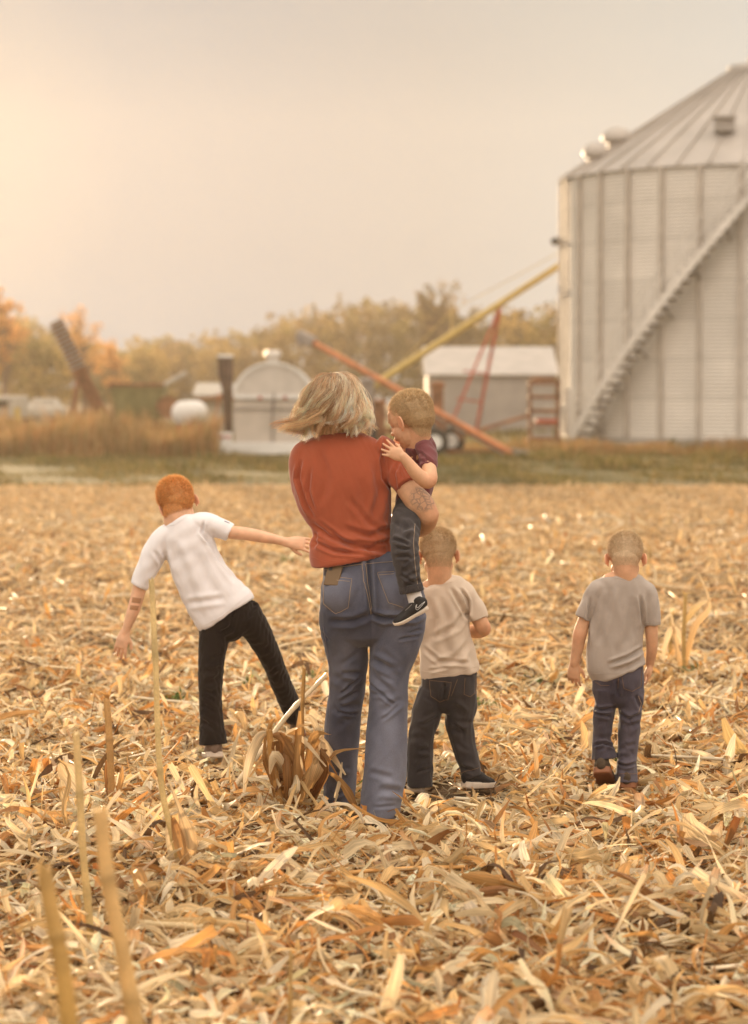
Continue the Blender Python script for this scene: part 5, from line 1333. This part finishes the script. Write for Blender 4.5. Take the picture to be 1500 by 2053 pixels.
patch('back_pocket', tr, [(1246, 1352), (1286, 1342), (1285, 1376), (1250, 1380), 6], M['denim_mid'], j, .0022)
seams('stitching', tr, [[(1246, 1352), (1250, 1380), (1268, 1386), (1285, 1376), (1286, 1342)], [(1195, 1367), (1205, 1374), (1222, 1374)], [(1240, 1352), (1240, 1380)], [(1233, 1552), (1278, 1551)]], .0008, brst, j, .0026)
seams('side_seam', tr, [[(1280, 1395), (1286, 1410), (1280, 1430)]], .001, M['gold_thread'], j)
bsh = mat('shoe_brown_canvas', (.07, .048, .03), .8, noise=(40, .8, 1.2)); gum = mat('gum_sole', (.26, .11, .055), .6, noise=(20, .8, 1.15))
shoe(root, P(1206, 1549, Y0 - .08), P(1217, 1574, Y0 + .05), (0, .42, .80), .16, bsh, gum, sole_t=.09, wid=1.35, hgt=1.15)
shoe(root, P(1256, 1580, Y0 - .05), P(1260, 1574, Y0 + .12), (0, .02, 1), .16, bsh, gum, sole_t=.12, wid=1.35, hgt=1.2)

# ------------------------------------------------------------------ leaning red-haired boy
Y0 = 10.28
root = empty('person', P(430, 1525, Y0), 'red haired boy in a white t-shirt and black trousers leaning left with both arms out', 'boy', 'family walking across the cornfield')
b = Prims(Y0)
hd = b.head(P(357, 1010, Y0 + .05), .212, (-.12, .88, -.45), (-.40, .38, .85))
b.tube([(354, 1018, -.0, 24, 20), (351, 1034, .0, 23, 23), (351, 1046, .0, 23, 23), (360, 1058, 0, 34, 24)])
b.tube([(362, 1062, 0, 42, 24), (385, 1110, 0, 40, 27), (420, 1180, 0, 42, 29), (452, 1225, 0, 42, 29)])
b.tube([(410, 1050, 0, 15), (440, 1060, 0, 15), (465, 1067, -.01, 13.5), (492, 1070, -.02, 13), (520, 1075, -.03, 12.5), (550, 1081, -.04, 10), (576, 1087, -.05, 8)])
b.hand(P(577, 1087, Y0 - .05), (1, -.05, -.10), (.0, 1, -.35), .128, .30, -1, spread=.22, th_open=.7)
b.tube([(320, 1085, 0, 16), (298, 1130, 0, 16), (284, 1165, 0, 14.5), (276, 1195, 0, 13.5), (267, 1225, -.01, 12.5), (257, 1252, -.01, 9.5), (251, 1268, -.01, 8.2)])
b.hand(P(251, 1268, Y0 - .01), (-.30, .0, -1), (.25, 1, 0), .125, .25, 1, th_open=.7)
b.tube([(432, 1255, 0, 22), (424, 1350, .0, 18), (425, 1490, .02, 13)])
b.tube([(490, 1235, 0, 20), (530, 1293, .12, 14), (560, 1360, .27, 12), (585, 1420, .4, 13), (595, 1450, .5, 12)])
bd, V, Nn, Q = b.fuse('body', M['skin_k'], root, .0026, 4, attr=skin_attr((.70, .42, .27), [hd], [(tuple(P(520, 1076, Y0)), .03), (tuple(P(270, 1215, Y0)), .03)]))
buzz(root, V, Nn, Q, hd, [(.78, .42, .15), (.60, .28, .09), (.66, .40, .26)], .008, 26000, .014, line=(-.36, -.33, -.20, .03, -.06, .10, .20, .26), fade=.12, messy=.45)
trb = bvh(V, Q)
M['bandage'] = cloth_mat('bandage_brown', (.36, .19, .10))
for pl in ([(266, 1197), (284, 1200), (281, 1210), (264, 1208)], [(262, 1213), (279, 1215), (276, 1224), (260, 1222)]):
    patch('bandage', trb, pl, M['bandage'], bd, .0018, 8)
M['white_cloth'] = cloth_mat('white_cotton', (.76, .75, .78), weave=.08, var=.03)
c = Prims(Y0)
c.tube([(351, 1042, 0, 23, 23), (355, 1048, 0, 34, 26), (360, 1056, 0, 45, 29), (368, 1070, .0, 53, 33), (380, 1098, 0, 52, 35), (396, 1138, 0, 54, 36), (418, 1180, 0, 58, 38), (440, 1212, 0, 63, 40), (450, 1224, 0, 65, 41), (456, 1232.5, 0, 63, 40)], n=36, caps=False, sup=2.2)
c.tube([(380, 1050, 0, 17, 24), (398, 1047, 0, 20, 26), (416, 1050, 0, 22, 25), (440, 1059, 0, 21, 23), (462, 1069, 0, 19.5, 21)], n=22, caps=False)
c.tube([(350, 1062, 0, 16, 24), (333, 1074, 0, 21, 26), (318, 1095, 0, 25, 26), (298, 1135, 0, 22, 23), (279, 1175, 0, 18, 20)], n=22, caps=False)
cre = [([(405, 1065), (420, 1085), (440, 1120), (470, 1165)], 5, .005), ([(425, 1090), (445, 1120), (480, 1150)], 4, .004), ([(330, 1110), (338, 1150), (350, 1180)], 5, .005), ([(350, 1090), (370, 1150), (400, 1230)], 8, .003), ([(390, 1100), (415, 1160), (440, 1200)], 10, .003),
       ([(375, 1210), (410, 1205), (450, 1200)], 6, .0025), ([(310, 1105), (325, 1130), (330, 1160)], 4, .004), ([(408, 1045), (405, 1070), (420, 1090)], 3, .004)]
ts, V, Nn, Q = c.fuse('t_shirt', M['white_cloth'], root, .0042, 4, post=folds(cre, .0010, 24, 28))
tr = bvh(V, Q); seams('seam', tr, [[(327, 1056), (350, 1052), (374, 1036)], [(446, 1084), (468, 1052)], [(262, 1163), (296, 1179)], [(402, 1256), (445, 1235), (503, 1187)]], .001, M['white_cloth'], ts)
seams('sleeve_print', tr, [[(452, 1041), (456, 1044)], [(450, 1045), (460, 1049)]], .0018, mat('print_navy', (.05, .06, .16), .8), ts)
M['black_cloth'] = cloth_mat('black_denim', (.014, .010, .009), var=.15, weave=.4, sheen=.1)
c = Prims(Y0)
c.tube([(450, 1218, .0, 56, 36), (460, 1236, 0, 55, 37), (470, 1250, .01, 46, 33)], n=36, sup=2.2)
ll = [(433, 1250, .0, 33, 34), (428, 1295, .0, 28, 30), (423, 1345, .0, 24, 27), (422, 1395, .0, 23, 25), (424, 1445, .01, 24.5, 26), (427, 1492, .01, 30, 30)]
rr_ = [(487, 1228, .0, 35, 34), (512, 1260, .06, 29, 30), (530, 1293, .12, 25, 27), (550, 1335, .2, 22.5, 25), (567, 1378, .3, 21.5, 24), (585, 1418, .4, 20, 24), (590, 1436, .44, 19, 24)]
c.tube(ll, n=24, caps=False); c.tube(rr_, n=24, caps=False)
cre = legfolds([(425, 1310), (422, 1400), (426, 1470)], [26, 23, 25], 11, .005, 31) + legfolds([(530, 1295), (560, 1365)], [25, 21], 5, .004, 32) + [([(470, 1225), (462, 1258)], 4, .004), ([(440, 1270), (466, 1256)], 4, .004)]
j, V, Nn, Q = c.fuse('trousers', M['black_cloth'], root, .0042, 4, post=folds(cre, .0010, 34, 29))
tsh = mat('shoe_taupe', (.23, .165, .13), .85, noise=(30, .85, 1.15))
shoe(root, P(431, 1519, Y0 - .03), P(424, 1517, Y0 + .16), (0, .05, 1), .19, tsh, solew, sole_t=.045, wid=1.25, hgt=1.3)
shoe(root, P(592, 1480, Y0 + .42), P(600, 1474, Y0 + .60), (0, -.1, 1), .185, mat('shoe_brown', (.15, .09, .05), .8), gum)

# ================================================================== standing corn stubble
ST = np.array([(.62, .42, .16), (.50, .31, .11), (.40, .22, .08)])
M['stalk'] = mat('stalk_rind', attr=True, rough=.42, transl=.12, noise=(9, .75, 1.2), noise2=(160, .85, 1.1), spec=.4)
def rib(pts, ws, cup=.35, wav=.15, n=4, tw=0, name='leaf', root=None, c0=(.6, .4, .2), c1=None, seed=0):
    """one dried leaf: pts world, ws half widths"""
    r = np.random.default_rng(seed)
    a = catmull([tuple(p) + (w,) for p, w in zip(pts, ws)], 5); C = a[:, :3]; w = a[:, 3]; m = len(C)
    T_ = np.gradient(C, axis=0); T_ /= np.linalg.norm(T_, axis=1)[:, None] + 1e-9
    ref = np.cross(T_, [0.15, 1, .2]); ref /= np.linalg.norm(ref, axis=1)[:, None] + 1e-9
    nn = np.cross(ref, T_); t = np.linspace(0, 1, m); an = tw * t + .3 * np.sin(t * 5 + seed)
    S_ = ref * np.cos(an)[:, None] + nn * np.sin(an)[:, None]; N_ = np.cross(S_, T_)
    us = np.linspace(-1, 1, 2 * n + 1)
    V = C[:, None] + S_[:, None] * (us[None, :, None] * w[:, None, None]) + N_[:, None] * ((us[None] ** 2 * cup + wav * us[None] * np.sin(t[:, None] * 15 + seed)) * w[:, None])[..., None]
    k = 2 * n + 1; V = V.reshape(-1, 3); i, j = np.meshgrid(np.arange(m - 1), np.arange(k - 1), indexing='ij'); b = (i * k + j).ravel()
    Q = np.stack([b, b + 1, b + k + 1, b + k], 1); c1 = c1 or c0
    cc = np.array(c0)[None, None] * (1 - t[:, None, None]) + np.array(c1)[None, None] * t[:, None, None]; cc = np.repeat(cc, k, 1) * r.uniform(.8, 1.15, (1, k, 1))
    uv = np.stack([np.broadcast_to(us[None], (m, k)) + r.uniform(0, 9), np.broadcast_to(t[:, None] * 3, (m, k))], -1)
    return np_mesh(name, V, Q, M['residue'], root, col=np.clip(cc.reshape(-1, 3), 0, 1), uv=uv.reshape(-1, 2))
def stalk(pts, Y, rpx, label, c0=(.60, .42, .17), c1=(.46, .28, .09), fray=0, nodes=5, seed=0, name='corn_stalk', leaves_=(), Y1=None, down=.05):
    """pts: pixel path from base to top at distance Y"""
    Y1 = Y if Y1 is None else Y1; n = len(pts)
    W_ = [P(p[0], p[1], Y + (Y1 - Y) * i / (n - 1)) for i, p in enumerate(pts)]
    W_.insert(0, W_[0] - Vector((0, 0, down)))
    root = empty(name, W_[1], label, 'corn stalk', 'corn stalks left standing in the field')
    a = catmull([tuple(w) for w in W_], 10); m = len(a); t = np.linspace(0, 1, m)
    r = rpx * mpp(Y); rad = r * (1.12 - .22 * t)
    for k in range(nodes): rad *= 1 + .20 * np.exp(-((t - (k + .4) / nodes) / .012) ** 2)
    V, f = rings([Vector(p) for p in a], list(rad), list(rad * .88), 12, (0.2, 1, 0), False)
    cc = np.zeros((len(V), 3))
    for i in range(m):
        q = t[i]; nd = max(math.exp(-((q - (k + .4) / nodes) / .016) ** 2) for k in range(nodes))
        cc[i * 12:(i + 1) * 12] = (np.array(c1) * (1 - q) + np.array(c0) * q) * (1 - .3 * nd)
    rr_ = np.random.default_rng(seed)
    # torn hollow top
    for k in range(12): V[(m - 1) * 12 + k] = V[(m - 1) * 12 + k] + (Vector(a[-1]) - Vector(a[-2])).normalized() * rr_.uniform(-.2, 1.6) * r
    mb = MB().add(V, f); o = mb.build('stem', M['stalk'], root)
    at = o.data.color_attributes.new('Col', 'FLOAT_COLOR', 'POINT'); at.data.foreach_set('color', np.concatenate([cc, np.ones((len(cc), 1))], 1).ravel())
    top = Vector(a[-1])
    for k in range(fray):
        d = Vector((rr_.normal() * .35, rr_.normal() * .35, 1)).normalized(); l = rr_.uniform(.02, .06)
        rib([top - d * .02, top + d * l * .5, top + d * l + Vector((rr_.normal() * .012, 0, 0))], [r * .5, r * .4, r * .08], name='torn_strip', root=root, c0=c1, c1=c0, seed=seed + k)
    for k, (lp, lw_, lc, l1) in enumerate(leaves_):
        rib([P(p[0], p[1], Y + (p[2] if len(p) > 2 else 0)) for p in lp], [w * mpp(Y) for w in lw_], name='leaf', root=root, c0=lc, c1=l1, seed=seed * 3 + k, tw=.8, cup=.5)
    return root
CR, OR, BR_, DK = (.72, .57, .36), (.58, .34, .13), (.34, .16, .05), (.18, .08, .03)
stalk([(364, 1752), (350, 1690), (328, 1600), (318, 1500), (312, 1330), (304, 1166)], 7.85, 6.4, 'tall pale corn stalk standing in front of the leaning boy', (.76, .58, .28), (.66, .46, .18), nodes=4, seed=1,
      leaves_=[([(368, 1760), (378, 1700), (362, 1640), (335, 1560)], [9, 17, 14, 3], OR, CR), ([(352, 1748), (340, 1690), (332, 1640), (312, 1560, .03)], [8, 10, 8, 2], CR, CR), ([(345, 1640, -.01), (362, 1690, -.03), (380, 1740, -.04)], [5, 13, 8], BR_, OR)])
stalk([(224, 1602), (222, 1540), (219, 1470), (214, 1405)], 9.0, 7.5, 'short thick corn stump with a frayed top, left of the tall pale stalk', OR, (.42, .22, .07), fray=5, nodes=2, seed=2,
      leaves_=[([(222, 1606), (212, 1570), (213, 1525)], [7, 10, 4], DK, BR_), ([(226, 1600), (240, 1570), (245, 1535)], [5, 7, 2], BR_, OR), ([(219, 1440), (235, 1428), (268, 1404)], [2, 3, 1], CR, CR)])
stalk([(186, 1935), (178, 1830), (166, 1700), (160, 1590), (153, 1475)], 6.9, 8, 'blurred slim corn stalk rising between the two nearest thick stalks', (.72, .52, .24), (.62, .43, .17), nodes=3, seed=3)
stalk([(300, 2200), (272, 2050), (244, 1900), (216, 1760), (203, 1640)], 4.9, 17, 'thickest out of focus corn stalk at the lower left, right of its neighbour', (.80, .52, .22), (.74, .47, .18), nodes=3, seed=4)
stalk([(160, 2230), (140, 2060), (124, 1930), (104, 1830), (90, 1752)], 4.6, 18, 'out of focus brown corn stalk nearest the lower left corner', (.62, .38, .13), (.66, .39, .10), nodes=2, seed=5)
stalk([(578, 2080), (582, 2010), (583, 1912)], 5.9, 4.2, 'thin blurred stalk tip at the bottom edge of the picture', (.50, .32, .12), (.45, .26, .08), nodes=1, seed=6)
stalk([(604, 1606), (606, 1500), (606, 1430), (610, 1342)], 9.1, 4.2, 'thin upright brown corn stalk just left of the jeans', (.50, .28, .09), (.30, .15, .05), nodes=3, seed=7,
      leaves_=[([(606, 1440), (622, 1438), (640, 1470), (646, 1500)], [2, 5, 6, 2], CR, CR), ([(606, 1460), (585, 1470), (560, 1500), (540, 1540)], [2, 8, 8, 3], CR, (.6, .44, .24)), ([(610, 1600), (622, 1560), (634, 1500), (642, 1460)], [4, 6, 5, 1], (.5, .36, .18), CR)])
stalk([(562, 1618), (553, 1560), (545, 1510), (540, 1466)], 9.0, 7.5, 'broken corn stump wrapped in curled dark brown leaves left of the jeans', (.46, .24, .07), (.42, .21, .06), nodes=2, fray=3, seed=8,
      leaves_=[([(572, 1622), (585, 1570), (592, 1500), (600, 1425)], [8, 14, 12, 4], BR_, OR), ([(545, 1475), (565, 1478), (585, 1510), (600, 1540)], [3, 10, 11, 4], BR_, BR_), ([(600, 1600, .03), (594, 1550, .02), (580, 1500, 0), (560, 1470, 0)], [6, 12, 10, 3], OR, BR_),
               ([(542, 1470), (520, 1480), (500, 1530), (490, 1590, -.1)], [3, 10, 9, 3], CR, CR), ([(548, 1560), (570, 1560), (590, 1575), (612, 1560)], [4, 9, 8, 2], DK, BR_), ([(556, 1612), (548, 1570), (538, 1530), (536, 1490)], [5, 7, 6, 3], BR_, OR),
               ([(600, 1610), (612, 1570), (628, 1530), (640, 1515)], [5, 12, 10, 3], OR, (.5, .33, .15))])
stalk([(470, 1580), (520, 1510), (580, 1430), (652, 1356)], 9.25, 5.2, 'pale corn stalk leaning right against the broken stump', CR, CR, nodes=3, seed=9, Y1=9.6)
# leaves that stand up on their own
def loose(label, pts, ws, Y, c0, c1, seed, name='corn_leaf', **k):
    W_ = [P(p[0], p[1], Y + (p[2] if len(p) > 2 else 0)) for p in pts]
    o = rib(W_, [w * mpp(Y) for w in ws], name=name, root=None, c0=c0, c1=c1, seed=seed, **k)
    tag(o, label, 'corn leaf', 'loose corn leaves standing out of the litter'); return o
loose('curved orange corn leaf arching in front of the left jeans leg', [(648, 1545), (675, 1560), (698, 1590), (712, 1618)], [2, 6, 9, 5], 9.0, OR, BR_, 41)
loose('pointed pale corn leaf sticking up before the left jeans leg', [(672, 1600), (680, 1570), (686, 1528)], [3, 4, 1], 9.0, CR, CR, 42)
loose('white sunlit husk standing upright in the right foreground', [(968, 1895), (958, 1850), (938, 1810)], [9, 18, 9], 6.9, (.74, .62, .46), (.76, .66, .52), 43)
loose('broad cream husk standing behind the slim blurred stalk', [(160, 1590), (140, 1560), (122, 1530)], [22, 26, 8], 8.6, (.72, .60, .42), (.66, .48, .26), 44, cup=.3)
loose('long orange corn leaf arching up in the bottom foreground', [(1010, 1935), (1060, 1960), (1120, 2000), (1170, 2060)], [6, 17, 17, 8], 6.3, OR, (.6, .36, .13), 45)
loose('curled orange leaf on the litter in the middle foreground', [(925, 1755), (980, 1770), (1050, 1790), (1100, 1830)], [5, 14, 13, 4], 7.4, (.46, .24, .08), OR, 46)
loose('orange pink leaf lying flat in the middle foreground', [(920, 1800), (1000, 1788), (1060, 1795)], [6, 13, 5], 7.4, (.55, .28, .13), (.62, .36, .18), 47)
loose('slender curved brown leaf standing right of centre', [(1085, 1700), (1075, 1660), (1050, 1625), (1020, 1618)], [2, 4, 5, 2], 8.4, OR, BR_, 48)
loose('short orange leaf spike behind the right foreground litter', [(1078, 1560), (1074, 1520), (1070, 1480)], [4, 5, 1], 9.5, OR, CR, 49)
loose('large folded cream husk at the right edge', [(1480, 1745), (1440, 1700), (1390, 1670), (1380, 1630)], [8, 22, 26, 8], 8.2, (.66, .48, .26), CR, 50)
loose('large folded yellow leaf at the right edge behind the others', [(1498, 1520), (1470, 1490), (1450, 1440)], [10, 15, 4], 10.2, (.6, .42, .17), (.62, .44, .2), 51)
loose('rounded golden husk lying in the centre foreground', [(750, 1850), (790, 1835), (850, 1860)], [14, 30, 16], 7.2, (.60, .40, .15), (.62, .44, .2), 52, cup=-.5)
def lying(label, x0, y0, x1, y1, rpx, seed):
    Ya, Yb = [F * (CAMH - .055) / (y - 779) for y in (y0, y1)]
    a, b_ = P(x0, y0, Ya), P(x1, y1, Yb); mid = (a + b_) / 2 + Vector((0, 0, .012)); root = empty('lying_corn_stalk', mid, label, 'corn stalk', 'cut corn stalks lying on the litter')
    A = catmull([tuple(a), tuple(mid), tuple(b_)], 12); m = len(A); t = np.linspace(0, 1, m); r = rpx * mpp(Ya); rad = np.full(m, r)
    for k in (.3, .7): rad *= 1 + .25 * np.exp(-((t - k) / .02) ** 2)
    V, f = rings([Vector(p) for p in A], list(rad), list(rad * .85), 12, (0, .2, 1), False)
    o = MB().add(V, f).build('stem', M['stalk'], root); cc = np.tile([.62, .47, .26, 1.], (len(V), 1)); o.data.color_attributes.new('Col', 'FLOAT_COLOR', 'POINT').data.foreach_set('color', cc.ravel())
    rib([Vector(A[2]), Vector(A[m // 2]) + Vector((0, 0, r * 1.1)), Vector(A[-4]) + Vector((0, -.02, .03))], [r, r * 1.5, r * .3], name='leaf_sheath', root=root, c0=(.66, .5, .28), c1=(.6, .42, .2), seed=seed)
lying('long pale cut stalk lying across the left foreground', 292, 1852, 588, 1892, 9, 61)
lying('pale jointed stalk lying right of centre, pointing down to the right', 1085, 1712, 1240, 1752, 9, 62)
lying('slim pale stalk lying left of the jointed one', 870, 1755, 1070, 1712, 6, 63)
lying('small pale stalk lying across the field to the right of the grey shirted boy', 1340, 1420, 1425, 1510, 4, 64)
lying('brown cut stalk piece at the lower left edge', 20, 1868, 115, 1876, 7, 65)
# a few stubble clumps farther out
for i, (px, py, top, lab) in enumerate([(1372, 1362, 1195, 'blurred golden stubble clump with leaning leaves right of the grey shirted boy'), (1190, 1235, 1160, 'small blurred brown stump behind the grey shirted boy'), (1345, 1340, 1240, 'thin pale stalk just left of the golden stubble clump'),
                                        (1300, 1150, 1105, 'distant short brown stump behind the head of the grey shirted boy'), (700 + 300, 1180, 1130, 'distant thin stump right of the tan shirted boy')]):
    Y = F * CAMH / (py - 779)
    lv = []
    if i == 0: lv = [([(1372, 1340), (1392, 1260), (1420, 1215), (1400, 1150)], [4, 7, 6, 2], OR, CR), ([(1372, 1300), (1350, 1260), (1335, 1300), (1330, 1350)], [4, 7, 6, 2], CR, CR), ([(1375, 1250), (1395, 1215), (1425, 1200)], [3, 7, 2], (.6, .4, .15), CR), ([(1370, 1360), (1355, 1300), (1345, 1230)], [5, 6, 2], OR, CR)]
    if i in (1, 2): lv = [([(px, py - 20), (px + 12, (py + top) / 2), (px + 20, top + 10)], [3, 5, 1], OR, CR)]
    stalk([(px, py), (px - 1, (py + top) / 2), (px + 2, top)], Y, 4.2 if i < 3 else 3, lab, (.54, .36, .13), (.46, .28, .09), nodes=2, fray=2, seed=70 + i, leaves_=lv)

# ragged leaves round the broken stump
rq = np.random.default_rng(12)
stump = [o for o in bpy.data.objects if o.parent is None and 'broken corn stump' in str(o.get('label', ''))][0]
for k in range(16):
    bx_ = rq.uniform(545, 625); by_ = rq.uniform(1575, 1618); hx = bx_ + rq.normal() * 34; hy = by_ - rq.uniform(45, 120)
    ex = hx + (hx - bx_) * rq.uniform(.5, 1.6) + rq.normal() * 14; ey = hy + rq.uniform(-20, 95)
    c0_, c1_ = [(BR_, OR), (DK, BR_), (OR, CR), (CR, CR), (BR_, BR_)][rq.integers(5)]
    rib([P(bx_, by_, 9.0 + rq.uniform(-.04, .12)), P((bx_ + hx) / 2 + rq.normal() * 6, (by_ + hy) / 2, 9.0 + rq.uniform(-.05, .1)), P(hx, hy, 9.0 + rq.uniform(-.07, .1)), P(ex, ey, 9.0 + rq.uniform(-.1, .14))],
        [w * mpp(9) for w in (rq.uniform(4, 8), rq.uniform(8, 15), rq.uniform(6, 13), 1.5)], name='leaf', root=stump, c0=c0_, c1=c1_, seed=200 + k, tw=rq.normal() * 1.2, cup=rq.uniform(.2, .9), wav=.3)


# ================================================================== haze
hz = MB().box((0, 118, 14.5), (300, 276, 31)).build('haze', None, smooth=False)
hm = bpy.data.materials.new('haze'); hm.use_nodes = True; n_ = hm.node_tree.nodes; n_.remove(n_['Principled BSDF'])
pv = n_.new('ShaderNodeVolumePrincipled'); pv.inputs['Color'].default_value = (1, .88, .72, 1)
pv.inputs['Density'].default_value = .00034; pv.inputs['Anisotropy'].default_value = .64
hm.node_tree.links.new(pv.outputs[0], n_['Material Output'].inputs['Volume'])
hz.data.materials.append(hm); tag(hz, 'warm evening haze over the farm', 'haze', kind='stuff')

for o in bpy.data.objects:
    if '_o' in o.keys(): del o['_o']
